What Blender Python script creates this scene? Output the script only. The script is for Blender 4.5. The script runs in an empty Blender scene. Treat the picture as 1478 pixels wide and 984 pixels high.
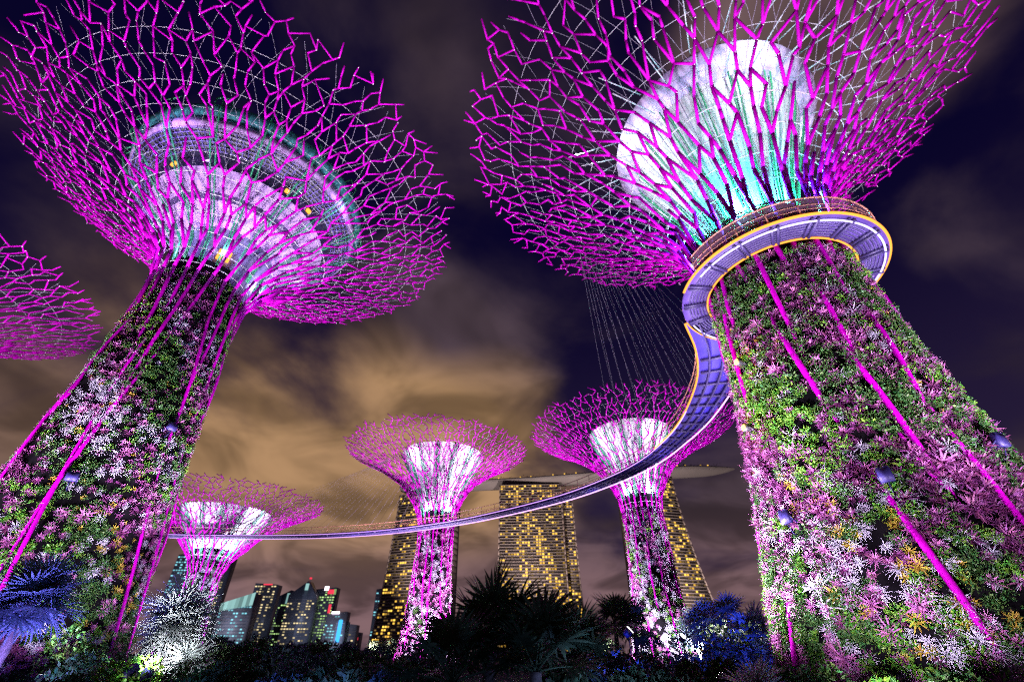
import bpy, math, random
import numpy as np
from mathutils import Vector

R = math.radians
PI = math.pi
SC = bpy.context.scene
COL = SC.collection
rng = np.random.default_rng(7)
random.seed(7)

# ------------------------------------------------------------------ camera
F = 634.0 / 1478.0
PITCH = R(35.4)
EYE = 1.6
cd = bpy.data.cameras.new('camera')
cam = bpy.data.objects.new('camera', cd)
COL.objects.link(cam)
cd.sensor_width = 36.0
cd.lens = 36.0 * F
cd.clip_start = 0.1
cd.clip_end = 20000
cam.location = (0, 0, EYE)
cam.rotation_euler = (R(90) + PITCH, 0, 0)
SC.camera = cam

# ------------------------------------------------------------------ night sky
W = bpy.data.worlds.new('World')
SC.world = W
W.use_nodes = True
nt = W.node_tree
nt.nodes.clear()
N, L = nt.nodes, nt.links


def nd(tree, typ, **kw):
    n = tree.nodes.new(typ)
    for k, v in kw.items():
        setattr(n, k, v)
    return n


def mth(tree, op, a, b=None, clamp=False):
    n = tree.nodes.new('ShaderNodeMath')
    n.operation = op
    n.use_clamp = clamp
    for i, v in enumerate((a, b)):
        if v is None:
            continue
        if isinstance(v, (int, float)):
            n.inputs[i].default_value = v
        else:
            tree.links.new(v, n.inputs[i])
    return n.outputs[0]


def mrange(tree, v, a, b, c=0.0, d=1.0, smooth=True):
    n = tree.nodes.new('ShaderNodeMapRange')
    n.interpolation_type = 'SMOOTHSTEP' if smooth else 'LINEAR'
    tree.links.new(v, n.inputs[0])
    for i, x in enumerate((a, b, c, d)):
        n.inputs[i + 1].default_value = x
    return n.outputs[0]


def mixc(tree, f, a, b, mode='MIX'):
    n = tree.nodes.new('ShaderNodeMix')
    n.data_type = 'RGBA'
    n.blend_type = mode
    n.clamp_factor = True
    for sock, v in ((n.inputs[0], f), (n.inputs[6], a), (n.inputs[7], b)):
        if isinstance(v, (int, float)):
            sock.default_value = v
        elif isinstance(v, tuple):
            sock.default_value = (v + (1.0,))[:4]
        else:
            tree.links.new(v, sock)
    return n.outputs[2]


def azel(az, el):
    az, el = R(az), R(el)
    return (math.cos(el) * math.sin(az), math.cos(el) * math.cos(az), math.sin(el))


tc = nd(nt, 'ShaderNodeTexCoord')
dirv = tc.outputs['Generated']
sep = nd(nt, 'ShaderNodeSeparateXYZ')
L.new(dirv, sep.inputs[0])
zz = mth(nt, 'MAXIMUM', sep.outputs[2], 0.0)
den = mth(nt, 'ADD', zz, 0.28)
cx = mth(nt, 'DIVIDE', sep.outputs[0], den)
cy = mth(nt, 'DIVIDE', sep.outputs[1], den)
comb = nd(nt, 'ShaderNodeCombineXYZ')
L.new(cx, comb.inputs[0])
L.new(cy, comb.inputs[1])
comb.inputs[2].default_value = 3.3
n1 = nd(nt, 'ShaderNodeTexNoise')
n1.inputs['Scale'].default_value = 1.7
n1.inputs['Detail'].default_value = 8
n1.inputs['Roughness'].default_value = 0.50
n1.inputs['Distortion'].default_value = 0.35
L.new(comb.outputs[0], n1.inputs['Vector'])
nz = n1.outputs['Fac']


def blob(az, el, inner, outer, gain):
    v = nd(nt, 'ShaderNodeVectorMath', operation='DOT_PRODUCT')
    L.new(dirv, v.inputs[0])
    v.inputs[1].default_value = azel(az, el)
    return mrange(nt, v.outputs['Value'], math.cos(R(outer)), math.cos(R(inner)), 0.0, gain)


# how much cloud: a bank low in the west (city glow), patches to the right
cov = blob(-20, 22, 3, 26, 0.30)
for b in ((60, 55, 3, 16, 0.46), (52, 62, 1, 9, 0.14), (-42, 17, 2, 20, 0.16), (59, 33, 1, 8, 0.14), (58, 22, 1, 8, 0.14), (30, 10, 3, 20, 0.20), (-8, 33, 3, 17, 0.20), (0, 21, 2, 14, 0.16), (-62, 42, 2, 16, 0.10)):
    cov = mth(nt, 'ADD', cov, blob(*b))
low = mrange(nt, sep.outputs[2], 0.46, 0.10, 0.0, 0.42)
cov = mth(nt, 'ADD', cov, low)
cov = mth(nt, 'ADD', cov, mth(nt, 'MULTIPLY', mth(nt, 'SUBTRACT', nz, 0.5), 1.7))
cloud = mrange(nt, cov, 0.0, 0.50)
warm = blob(-24, 20, 2, 19, 0.95)
for b in ((-3, 21, 1, 15, 0.75), (-42, 20, 2, 20, 0.40), (-12, 19, 2, 16, 0.50)):
    warm = mth(nt, 'ADD', warm, blob(*b), True)
ccol = mixc(nt, warm, (0.072, 0.047, 0.062), (0.40, 0.232, 0.118))
ccol = mixc(nt, blob(60, 55, 3, 20, 1.0), ccol, (0.165, 0.100, 0.105))
lowz = mrange(nt, sep.outputs[2], 0.27, 0.06)
ccol = mixc(nt, mth(nt, 'MULTIPLY', lowz, 0.80), ccol, (0.235, 0.135, 0.145))
# uneven light inside the clouds
n2 = nd(nt, 'ShaderNodeTexNoise')
n2.inputs['Scale'].default_value = 3.1
n2.inputs['Detail'].default_value = 3.5
n2.inputs['Distortion'].default_value = 0.6
L.new(comb.outputs[0], n2.inputs['Vector'])
shade = mrange(nt, n2.outputs['Fac'], 0.32, 0.68, 0.42, 1.15)
ccol = mixc(nt, 1.0, ccol, shade, 'MULTIPLY')
navy = mixc(nt, mrange(nt, sep.outputs[2], 0.15, 0.70), (0.020, 0.012, 0.040), (0.0024, 0.0014, 0.020))
skyc = mixc(nt, cloud, navy, ccol)
bg = nd(nt, 'ShaderNodeBackground')
L.new(skyc, bg.inputs['Color'])
bg.inputs['Strength'].default_value = 1.0
st = nd(nt, 'ShaderNodeTexSky', sky_type='NISHITA')
st.sun_disc = False
st.sun_elevation = R(-4)
st.sun_rotation = R(-25)
bg2 = nd(nt, 'ShaderNodeBackground')
L.new(st.outputs[0], bg2.inputs['Color'])
bg2.inputs['Strength'].default_value = 0.005
ad = nd(nt, 'ShaderNodeAddShader')
L.new(bg.outputs[0], ad.inputs[0])
L.new(bg2.outputs[0], ad.inputs[1])
wo = nd(nt, 'ShaderNodeOutputWorld')
L.new(ad.outputs[0], wo.inputs['Surface'])

W.cycles.sampling_method = 'NONE'
SC.view_settings.view_transform = 'Standard'
SC.view_settings.look = 'None'
SC.view_settings.exposure = 0.0
SC.view_settings.gamma = 1.0
SC.render.engine = 'CYCLES'
SC.cycles.max_bounces = 4
SC.cycles.diffuse_bounces = 2
SC.cycles.glossy_bounces = 2
SC.cycles.transparent_max_bounces = 12
SC.cycles.use_denoising = False
SC.cycles.denoiser = 'OPENIMAGEDENOISE'
SC.cycles.denoising_input_passes = 'RGB_ALBEDO_NORMAL'
SC.cycles.denoising_prefilter = 'ACCURATE'
SC.cycles.use_adaptive_sampling = False
SC.cycles.sample_clamp_indirect = 3.0

# ------------------------------------------------------------------ helpers


def at(u, v, Y):
    """a point seen at photo pixel (u, v), Y metres ahead of the camera"""
    x, y = (u - 739) / 634.0, (492 - v) / 634.0
    f = math.cos(PITCH) - y * math.sin(PITCH)
    z = math.sin(PITCH) + y * math.cos(PITCH)
    s = Y / f
    return (x * s, Y, EYE + z * s)


def proj(P):
    P = np.asarray(P, float)
    d = P - np.array([0, 0, EYE])
    fwd = d[..., 1] * math.cos(PITCH) + d[..., 2] * math.sin(PITCH)
    up = -d[..., 1] * math.sin(PITCH) + d[..., 2] * math.cos(PITCH)
    fs = np.where(fwd > 0.1, fwd, 0.1)
    return 739 + 634 * d[..., 0] / fs, 492 - 634 * up / fs, fwd


def mk(name, V, Q=None, T=None, mat=None, parent=None, smooth=False):
    V = np.ascontiguousarray(V, np.float32).reshape(-1, 3)
    me = bpy.data.meshes.new(name)
    me.vertices.add(len(V))
    me.vertices.foreach_set('co', V.ravel())
    parts, tot = [], []
    for A, k in ((Q, 4), (T, 3)):
        if A is not None and len(A):
            A = np.asarray(A, np.int32).reshape(-1, k)
            parts.append(A.ravel())
            tot.append(np.full(len(A), k, np.int32))
    lp = np.concatenate(parts)
    tt = np.concatenate(tot)
    me.loops.add(len(lp))
    me.loops.foreach_set('vertex_index', lp)
    me.polygons.add(len(tt))
    me.polygons.foreach_set('loop_start', np.concatenate(([0], np.cumsum(tt)[:-1])).astype(np.int32))
    if smooth:
        me.polygons.foreach_set('use_smooth', np.ones(len(tt), bool))
    me.update(calc_edges=True)
    if mat:
        me.materials.append(mat)
    o = bpy.data.objects.new(name, me)
    COL.objects.link(o)
    if parent:
        o.parent = parent
    return o


def inst(name, me, parent, M=None, loc=None):
    o = bpy.data.objects.new(name, me)
    COL.objects.link(o)
    o.parent = parent
    if M is not None:
        o.matrix_basis = M
    elif loc is not None:
        o.location = loc
    return o


def tag(o, label=None, cat=None, group=None, kind=None):
    for k, v in (('label', label), ('category', cat), ('group', group), ('kind', kind)):
        if v:
            o[k] = v
    return o


def empty(name, loc, label, cat, group=None, rz=0.0):
    o = bpy.data.objects.new(name, None)
    o.empty_display_size = 0.5
    COL.objects.link(o)
    o.location = loc
    o.rotation_euler = (0, 0, rz)
    return tag(o, label, cat, group)


class MB:
    """collects geometry for one mesh"""

    def __init__(self):
        self.V, self.Q, self.T, self.n = [], [], [], 0

    def add(self, V, Q=None, T=None):
        V = np.asarray(V, float).reshape(-1, 3)
        if Q is not None and len(Q):
            self.Q.append(np.asarray(Q, int).reshape(-1, 4) + self.n)
        if T is not None and len(T):
            self.T.append(np.asarray(T, int).reshape(-1, 3) + self.n)
        self.V.append(V)
        self.n += len(V)

    def tubes(self, P0, P1, R0, R1, n=6, caps=True):
        P0 = np.asarray(P0, float).reshape(-1, 3)
        P1 = np.asarray(P1, float).reshape(-1, 3)
        m = len(P0)
        if not m:
            return
        R0 = np.broadcast_to(np.asarray(R0, float), (m,))
        R1 = np.broadcast_to(np.asarray(R1, float), (m,))
        D = P1 - P0
        D = D / np.maximum(np.linalg.norm(D, axis=1, keepdims=True), 1e-9)
        ref = np.where(np.abs(D[:, 2:3]) < 0.9, np.array([[0, 0, 1.0]]), np.array([[1.0, 0, 0]]))
        U = np.cross(D, ref)
        U /= np.linalg.norm(U, axis=1, keepdims=True)
        Wv = np.cross(D, U)
        a = np.arange(n) * 2 * PI / n
        ring = U[:, None] * np.cos(a)[None, :, None] + Wv[:, None] * np.sin(a)[None, :, None]
        A = P0[:, None] + ring * R0[:, None, None]
        B = P1[:, None] + ring * R1[:, None, None]
        V = np.concatenate((A, B), 1).reshape(-1, 3)
        base = (np.arange(m) * 2 * n)[:, None]
        i = np.arange(n)
        j = (i + 1) % n
        Q = np.stack([base + i, base + j, base + n + j, base + n + i], -1).reshape(-1, 4)
        T = None
        if caps:
            k = np.arange(1, n - 1)
            T = np.concatenate([np.stack([base + 0 * k, base + k + 1, base + k], -1).reshape(-1, 3),
                                np.stack([base + n + 0 * k, base + n + k, base + n + k + 1], -1).reshape(-1, 3)])
        self.add(V, Q, T)

    def path(self, P, r, n=6, closed=False):
        P = np.asarray(P, float)
        r = np.broadcast_to(np.asarray(r, float), (len(P),))
        nxt = np.roll(P, -1, 0)
        prv = np.roll(P, 1, 0)
        if not closed:
            nxt[-1] = P[-1] + (P[-1] - P[-2])
            prv[0] = P[0] - (P[1] - P[0])
        D = nxt - prv
        D /= np.maximum(np.linalg.norm(D, axis=1, keepdims=True), 1e-9)
        ref = np.array([0, 0, 1.0]) if np.abs(D[:, 2]).mean() < 0.8 else np.array([1.0, 0.13, 0])
        U = np.cross(D, ref)
        U /= np.maximum(np.linalg.norm(U, axis=1, keepdims=True), 1e-9)
        Wv = np.cross(D, U)
        a = np.arange(n) * 2 * PI / n
        V = P[:, None] + (U[:, None] * np.cos(a)[None, :, None] + Wv[:, None] * np.sin(a)[None, :, None]) * r[:, None, None]
        m = len(P)
        s = np.arange(m if closed else m - 1)
        i = np.arange(n)
        j = (i + 1) % n
        b0 = (s * n)[:, None]
        b1 = (((s + 1) % m) * n)[:, None]
        Q = np.stack([b0 + i, b0 + j, b1 + j, b1 + i], -1).reshape(-1, 4)
        T = None
        if not closed:
            k = np.arange(1, n - 1)
            e = (m - 1) * n
            T = np.concatenate([np.stack([0 * k, k + 1, k], -1), np.stack([e + 0 * k, e + k, e + k + 1], -1)])
        self.add(V.reshape(-1, 3), Q, T)

    def lathe(self, prof, n=64, a0=0.0, a1=2 * PI, closed_prof=False):
        prof = np.asarray(prof, float)          # (r, z)
        full = abs(a1 - a0 - 2 * PI) < 1e-6
        a = a0 + (a1 - a0) * np.arange(n if full else n + 1) / n
        m, k = len(prof), len(a)
        V = np.stack([prof[:, None, 0] * np.cos(a), prof[:, None, 0] * np.sin(a), prof[:, None, 1] + 0 * a], -1).reshape(-1, 3)
        s = np.arange(m if closed_prof else m - 1)
        i = np.arange(k if full else k - 1)
        j = (i + 1) % k
        b0, b1 = (s * k)[:, None], (((s + 1) % m) * k)[:, None]
        self.add(V, np.stack([b0 + i, b0 + j, b1 + j, b1 + i], -1).reshape(-1, 4))

    def box(self, c, s, ax=None):
        s = np.asarray(s, float) / 2
        V = np.array([[x, y, z] for z in (-1, 1) for y in (-1, 1) for x in (-1, 1)], float) * s
        if ax is not None:
            V = V @ np.asarray(ax, float)
        self.add(V + np.asarray(c, float), [[0, 2, 3, 1], [4, 5, 7, 6], [0, 1, 5, 4], [2, 6, 7, 3], [0, 4, 6, 2], [1, 3, 7, 5]])

    def prism(self, lo, hi):
        lo, hi = np.asarray(lo, float), np.asarray(hi, float)
        n = len(lo)
        i = np.arange(n)
        j = (i + 1) % n
        k = np.arange(1, n - 1)
        self.add(np.concatenate((lo, hi)), np.stack([i, j, n + j, n + i], -1),
                 np.concatenate([np.stack([0 * k, k + 1, k], -1), np.stack([n + 0 * k, n + k, n + k + 1], -1)]))

    def build(self, name, mat, parent=None, smooth=False):
        Q = np.concatenate(self.Q) if self.Q else None
        T = np.concatenate(self.T) if self.T else None
        return mk(name, np.concatenate(self.V), Q, T, mat, parent, smooth)


# ------------------------------------------------------------------ materials
def mat(name, col, rough=0.6, metal=0.0, var=0.0, scale=2.0, col2=None, island=0.0, bump=0.0, trans=0.0, spec=0.4):
    m = bpy.data.materials.new(name)
    m.use_nodes = True
    t = m.node_tree
    p = t.nodes['Principled BSDF']
    p.inputs['Roughness'].default_value = rough
    p.inputs['Metallic'].default_value = metal
    p.inputs['Specular IOR Level'].default_value = spec
    base = None
    if var or col2:
        tcn = nd(t, 'ShaderNodeTexCoord')
        ns = nd(t, 'ShaderNodeTexNoise')
        ns.inputs['Scale'].default_value = scale
        ns.inputs['Detail'].default_value = 5
        t.links.new(tcn.outputs['Object'], ns.inputs['Vector'])
        c2 = col2 or tuple(c * (1 - var) for c in col)
        base = mixc(t, mrange(t, ns.outputs['Fac'], 0.35, 0.65), tuple(col), tuple(c2))
        if bump:
            b = nd(t, 'ShaderNodeBump')
            b.inputs['Strength'].default_value = bump
            t.links.new(ns.outputs['Fac'], b.inputs['Height'])
            t.links.new(b.outputs[0], p.inputs['Normal'])
    if island:
        g = nd(t, 'ShaderNodeNewGeometry')
        h = nd(t, 'ShaderNodeHueSaturation')
        rv = g.outputs['Random Per Island']
        t.links.new(mrange(t, rv, 0, 1, 0.5 - 0.05 * island, 0.5 + 0.05 * island, False), h.inputs['Hue'])
        r2 = mth(t, 'FRACT', mth(t, 'MULTIPLY', rv, 37.7))
        t.links.new(mrange(t, r2, 0, 1, 1 - 0.55 * island, 1 + 0.45 * island, False), h.inputs['Value'])
        if base is None:
            h.inputs['Color'].default_value = tuple(col) + (1,)
        else:
            t.links.new(base, h.inputs['Color'])
        base = h.outputs[0]
    if base is None:
        p.inputs['Base Color'].default_value = tuple(col) + (1,)
    else:
        t.links.new(base, p.inputs['Base Color'])
    if trans:
        out = t.nodes['Material Output']
        tr = nd(t, 'ShaderNodeBsdfTranslucent')
        if base is None:
            tr.inputs['Color'].default_value = tuple(col) + (1,)
        else:
            t.links.new(base, tr.inputs['Color'])
        mx = nd(t, 'ShaderNodeMixShader')
        mx.inputs[0].default_value = trans
        t.links.new(p.outputs[0], mx.inputs[1])
        t.links.new(tr.outputs[0], mx.inputs[2])
        t.links.new(mx.outputs[0], out.inputs['Surface'])
    return m


def glow(name, col, strength, vary=0.0):
    m = bpy.data.materials.new(name)
    m.use_nodes = True
    t = m.node_tree
    t.nodes.remove(t.nodes['Principled BSDF'])
    e = nd(t, 'ShaderNodeEmission')
    e.inputs['Color'].default_value = tuple(col) + (1,)
    e.inputs['Strength'].default_value = strength
    if vary:
        oi = nd(t, 'ShaderNodeObjectInfo')
        g = nd(t, 'ShaderNodeNewGeometry')
        r = mth(t, 'FRACT', mth(t, 'ADD', oi.outputs['Random'], g.outputs['Random Per Island']))
        t.links.new(mrange(t, r, 0, 1, strength * (1 - vary), strength * (1 + vary), False), e.inputs['Strength'])
    t.links.new(e.outputs[0], t.nodes['Material Output'].inputs['Surface'])
    m.cycles.emission_sampling = 'NONE'              # too small to light anything: keeps the lamps' light clean
    return m


M = {}
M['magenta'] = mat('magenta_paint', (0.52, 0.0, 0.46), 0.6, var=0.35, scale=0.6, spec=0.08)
M['green_paint'] = mat('green_paint', (0.06, 0.42, 0.20), 0.45, var=0.2)
M['white_steel'] = mat('white_steel', (0.42, 0.42, 0.46), 0.5)
M['wire'] = mat('steel_wire', (0.30, 0.28, 0.36), 0.5)
M['cable'] = mat('hanger_steel', (0.13, 0.12, 0.16), 0.6, spec=0.1)
M['node'] = mat('node_cap', (0.85, 0.85, 0.85), 0.35)
M['core'] = mat('dark_core', (0.007, 0.006, 0.008), 1.0, var=0.5, scale=1.2, spec=0.0)
M['concrete'] = mat('pale_concrete', (0.55, 0.53, 0.60), 0.7, var=0.35, scale=1.6, bump=0.3)
M['funnel'] = mat('white_membrane', (0.82, 0.84, 0.86), 0.55, var=0.04, scale=0.35)
M['flange'] = mat('mottled_panel', (0.62, 0.50, 0.74), 0.6, col2=(0.40, 0.31, 0.54), scale=1.2)
M['lilac'] = mat('lilac_panel', (0.50, 0.34, 0.64), 0.5, col2=(0.44, 0.29, 0.59), scale=0.9)
M['violet'] = mat('violet_panel', (0.16, 0.12, 0.30), 0.4, var=0.4, scale=1.0)
M['panel_blue'] = mat('blue_grey_panel', (0.26, 0.26, 0.46), 0.4, var=0.5, scale=0.8)
M['louvre'] = mat('violet_louvre', (0.16, 0.13, 0.42), 0.5)
M['dark_metal'] = mat('dark_metal', (0.045, 0.045, 0.055), 0.5)
M['glass_dark'] = mat('dark_glazing', (0.03, 0.03, 0.06), 0.12)
M['teal'] = mat('teal_planting', (0.05, 0.30, 0.30), 0.7, col2=(0.02, 0.10, 0.13), scale=3.0, bump=0.6)
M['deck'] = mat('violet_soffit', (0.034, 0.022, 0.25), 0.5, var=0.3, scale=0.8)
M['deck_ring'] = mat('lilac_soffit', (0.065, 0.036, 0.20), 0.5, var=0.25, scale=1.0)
M['beam'] = mat('deck_beam', (0.03, 0.022, 0.09), 0.5)
M['rail'] = mat('bronze_rail', (0.52, 0.24, 0.17), 0.45, var=0.2)
M['orange_led'] = glow('amber_led', (1.0, 0.36, 0.05), 2.2)
M['white_led'] = glow('violet_white_led', (0.60, 0.50, 1.0), 3.5)
M['pink_led'] = glow('pink_led', (0.80, 0.40, 1.0), 3.2)
M['lens'] = glow('lamp_lens', (1.0, 0.93, 1.0), 9.0)
M['lens_blue'] = glow('lamp_lens_blue', (0.25, 0.25, 1.0), 2.0)
M['lens_amber'] = glow('lamp_lens_amber', (1.0, 0.50, 0.05), 14.0)
M['lamp_body'] = mat('lamp_housing', (0.03, 0.024, 0.15), 0.5, var=0.4, scale=3.0)
M['bark'] = mat('palm_bark', (0.11, 0.085, 0.07), 0.9, var=0.5, scale=6, bump=0.6)
M['ground'] = mat('ground', (0.022, 0.030, 0.018), 0.95, var=0.5, scale=0.6)
M['path'] = mat('paving', (0.10, 0.095, 0.10), 0.8, var=0.3, scale=1.5)
# planting
M['bromeliad'] = mat('pink_bromeliad_leaf', (0.42, 0.13, 0.36), 0.5, island=1.0, trans=0.15)
M['purple'] = mat('purple_leaf', (0.19, 0.040, 0.16), 0.5, island=1.0, trans=0.15)
M['leaf'] = mat('green_leaf', (0.050, 0.135, 0.028), 0.5, island=1.0, trans=0.15)
M['bright'] = mat('bright_leaf', (0.12, 0.32, 0.030), 0.5, island=0.9, trans=0.2)
M['silver'] = mat('silver_leaf', (0.50, 0.47, 0.60), 0.5, island=0.7, trans=0.15)
M['yellow'] = mat('yellow_leaf', (0.42, 0.33, 0.04), 0.5, island=0.9, trans=0.2)
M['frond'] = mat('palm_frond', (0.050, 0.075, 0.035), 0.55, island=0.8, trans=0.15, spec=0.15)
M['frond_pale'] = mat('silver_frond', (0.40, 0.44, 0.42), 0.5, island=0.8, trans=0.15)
M['frond_bluelit'] = mat('bluelit_frond', (0.13, 0.18, 0.22), 0.5, island=0.8, trans=0.15, spec=0.2)  # frond colour blued to carry part of the blue lamplight
M['bush'] = mat('bush_leaf', (0.045, 0.075, 0.030), 0.6, island=1.0, trans=0.15, spec=0.15)
M['bush2'] = mat('bluelit_green_leaf', (0.045, 0.075, 0.095), 0.6, island=1.0, trans=0.15, spec=0.15)  # green leaf with some blue lamplight mixed into its colour
# city
M['tower'] = mat('tower_wall', (0.10, 0.085, 0.09), 0.6, var=0.2, scale=0.05)
M['tower_end'] = mat('tower_end_wall', (0.42, 0.34, 0.32), 0.7, var=0.12, scale=0.03)
M['slab'] = mat('balcony_slab', (0.40, 0.34, 0.33), 0.7)
M['hull'] = mat('sky_deck_hull', (0.30, 0.27, 0.28), 0.6, var=0.15, scale=0.04)
M['win'] = glow('lit_window', (1.0, 0.56, 0.08), 1.35, 0.7)
M['win_dim'] = glow('dim_window', (1.0, 0.62, 0.22), 0.16, 0.7)
M['city'] = mat('city_tower_wall', (0.16, 0.18, 0.25), 0.35, var=0.4, scale=0.03)
M['city2'] = mat('city_tower_wall_pale', (0.22, 0.20, 0.24), 0.5, var=0.3, scale=0.03)
M['wwin'] = glow('office_window', (1.0, 0.80, 0.42), 0.75, 0.8)
M['gwin'] = glow('green_window', (0.62, 1.0, 0.35), 0.75, 0.7)
M['cwin'] = glow('cyan_window', (0.30, 0.85, 1.0), 0.85, 0.6)
M['red'] = glow('red_lamp', (1.0, 0.05, 0.10), 1.1)
M['bluesign'] = glow('blue_sign', (0.05, 0.40, 1.0), 1.8)
M['whitesign'] = glow('white_sign', (1.0, 0.9, 1.0), 4.0)
M['cyanpanel'] = glow('cyan_panel', (0.50, 0.92, 0.90), 0.5, 0.6)

mm = bpy.data.materials.new('rail_mesh')
mm.use_nodes = True
t_ = mm.node_tree
p_ = t_.nodes['Principled BSDF']
p_.inputs['Base Color'].default_value = (0.42, 0.22, 0.34, 1)
p_.inputs['Roughness'].default_value = 0.5
tr_ = nd(t_, 'ShaderNodeBsdfTransparent')
mx_ = nd(t_, 'ShaderNodeMixShader')
mx_.inputs[0].default_value = 0.42
t_.links.new(tr_.outputs[0], mx_.inputs[1])
t_.links.new(p_.outputs[0], mx_.inputs[2])
t_.links.new(mx_.outputs[0], t_.nodes['Material Output'].inputs['Surface'])
M['rail_mesh'] = mm


def lamp(kind, loc, power, color, target=None, cone=60, blend=0.6, size=0.25, parent=None):
    ld = bpy.data.lights.new('lamp_light', kind)
    ld.energy = power
    ld.color = color
    ld.shadow_soft_size = size
    o = bpy.data.objects.new('lamp_light', ld)
    COL.objects.link(o)
    o.location = loc
    if kind == 'SPOT':
        ld.spot_size = R(cone)
        ld.spot_blend = blend
        o.rotation_euler = (Vector(target) - Vector(loc)).to_track_quat('-Z', 'Y').to_euler()
    if parent:
        o.parent = parent
    return o


# moonlight: the night's one sun lamp, far too faint to cast a readable shadow
sd = bpy.data.lights.new('moon_light', 'SUN')
sd.energy = 0.015
sd.angle = R(0.5)
sd.color = (0.8, 0.85, 1.0)
so = bpy.data.objects.new('moon_light', sd)
COL.objects.link(so)
so.rotation_euler = (R(40), 0, R(25))

# ------------------------------------------------------------------ setting
g = MB()
g.box((0, 3000, -1.0), (16000, 12000, 2.0))
tag(g.build('ground', M['ground']), 'dark planted ground of the garden at night', 'ground', kind='structure')


# ------------------------------------------------------------------ plant templates
def blade(n_seg, length, width, rise, droop, taper=True):
    """one strap leaf along +x, z out; returns verts rows (n_seg+1, 2, 3)"""
    s = np.linspace(0, 1, n_seg + 1)
    x = length * s * math.cos(rise)
    z = length * (s * math.sin(rise) - droop * s * s)
    w = width * (np.sin(np.clip(0.22 + 0.78 * s, 0, 1) * PI) ** 0.8 if taper else (1 - 0.7 * s))
    w = np.maximum(w, width * 0.04)
    return np.stack([np.stack([x, -w / 2, z], -1), np.stack([x, w / 2, z + 0 * z], -1)], 1)


def strip_faces(n_seg):
    i = np.arange(n_seg) * 2
    return np.stack([i, i + 2, i + 3, i + 1], -1)


def rosette(nl, length, width, rise=(0.3, 1.3), droop=(0.15, 0.5), seg=3, seed=0):
    r = np.random.default_rng(seed)
    mb = MB()
    for k in range(nl):
        a = 2 * PI * k * 0.381966 + r.uniform(-.2, .2)
        f = k / nl
        B = blade(seg, length * r.uniform(.7, 1.1), width * r.uniform(.8, 1.2),
                  rise[0] + (rise[1] - rise[0]) * f + r.uniform(-.1, .1), r.uniform(*droop)).reshape(-1, 3)
        c, s = math.cos(a), math.sin(a)
        mb.add(B @ np.array([[c, s, 0], [-s, c, 0], [0, 0, 1]]), strip_faces(seg))
    return np.concatenate(mb.V), np.concatenate(mb.Q)


def clump(nl, rad, leaf, seed=0, flat=0.7):
    r = np.random.default_rng(seed)
    d = r.normal(size=(nl, 3))
    d[:, 2] = np.abs(d[:, 2])
    d /= np.linalg.norm(d, axis=1, keepdims=True)
    c = d * (rad * r.uniform(0.35, 1.0, (nl, 1))) * np.array([1, 1, flat])
    V, Q = leaf_quads(c, d, leaf * r.uniform(.6, 1.3, nl), r)
    mb = MB()
    mb.add(V, Q)
    for k in range(nl):                                  # a thin twig carries every leaf
        w = np.cross(d[k], [0.3, 0.5, 0.8]) * .006
        mb.add([-w, w, c[k] + w, c[k] - w], [[0, 1, 2, 3]])
    return np.concatenate(mb.V), np.concatenate(mb.Q)


def leaf_quads(c, d, size, r, aspect=0.42):
    n = len(c)
    u = d + r.normal(size=(n, 3)) * 0.7
    u /= np.linalg.norm(u, axis=1, keepdims=True)
    w = np.cross(u, r.normal(size=(n, 3)))
    w /= np.maximum(np.linalg.norm(w, axis=1, keepdims=True), 1e-6)
    s = np.asarray(size).reshape(-1, 1)
    V = np.stack([c - u * s * .5, c + w * s * aspect * .5, c + u * s * .5, c - w * s * aspect * .5], 1).reshape(-1, 3)
    return V, np.arange(n * 4).reshape(-1, 4)


TPL = {
    'bromeliad': [rosette(30, .50, .042, seed=s) for s in range(4)],
    'purple': [rosette(26, .46, .046, seed=s + 10) for s in range(4)],
    'silver': [rosette(38, .60, .022, rise=(0.1, 1.3), droop=(.4, .9), seed=s + 20) for s in range(4)],
    'leaf': [clump(90, .42, .11, seed=s + 30) for s in range(4)],
    'bright': [clump(70, .40, .13, seed=s + 40) for s in range(4)],
    'yellow': [rosette(20, .40, .04, seed=s + 50) for s in range(2)],
}
PART_NAME = {'bromeliad': 'pink_bromeliad', 'purple': 'purple_bromeliad', 'silver': 'silver_grass', 'leaf': 'fern_clump',
             'bright': 'bright_green_shrub', 'yellow': 'yellow_bromeliad'}


def frames(nrm, r):
    """rotation rows (tangent, bitangent, normal) with a random roll"""
    up = np.array([0, 0, 1.0])
    t = np.cross(up, nrm)
    t /= np.linalg.norm(t, axis=1, keepdims=True)
    b = np.cross(nrm, t)
    a = r.uniform(0, 2 * PI, len(nrm))[:, None]
    return np.stack([t * np.cos(a) + b * np.sin(a), -t * np.sin(a) + b * np.cos(a), nrm], 1)


def lowfreq(seed, n=9):
    r = np.random.default_rng(seed)
    k = r.integers(1, 6, n)
    m = r.uniform(.08, .75, n)
    ph = r.uniform(0, 6.28, n)
    return lambda a, z: np.sum([np.sin(k[i] * a + m[i] * z + ph[i]) for i in range(n)], 0) / math.sqrt(n)


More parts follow.
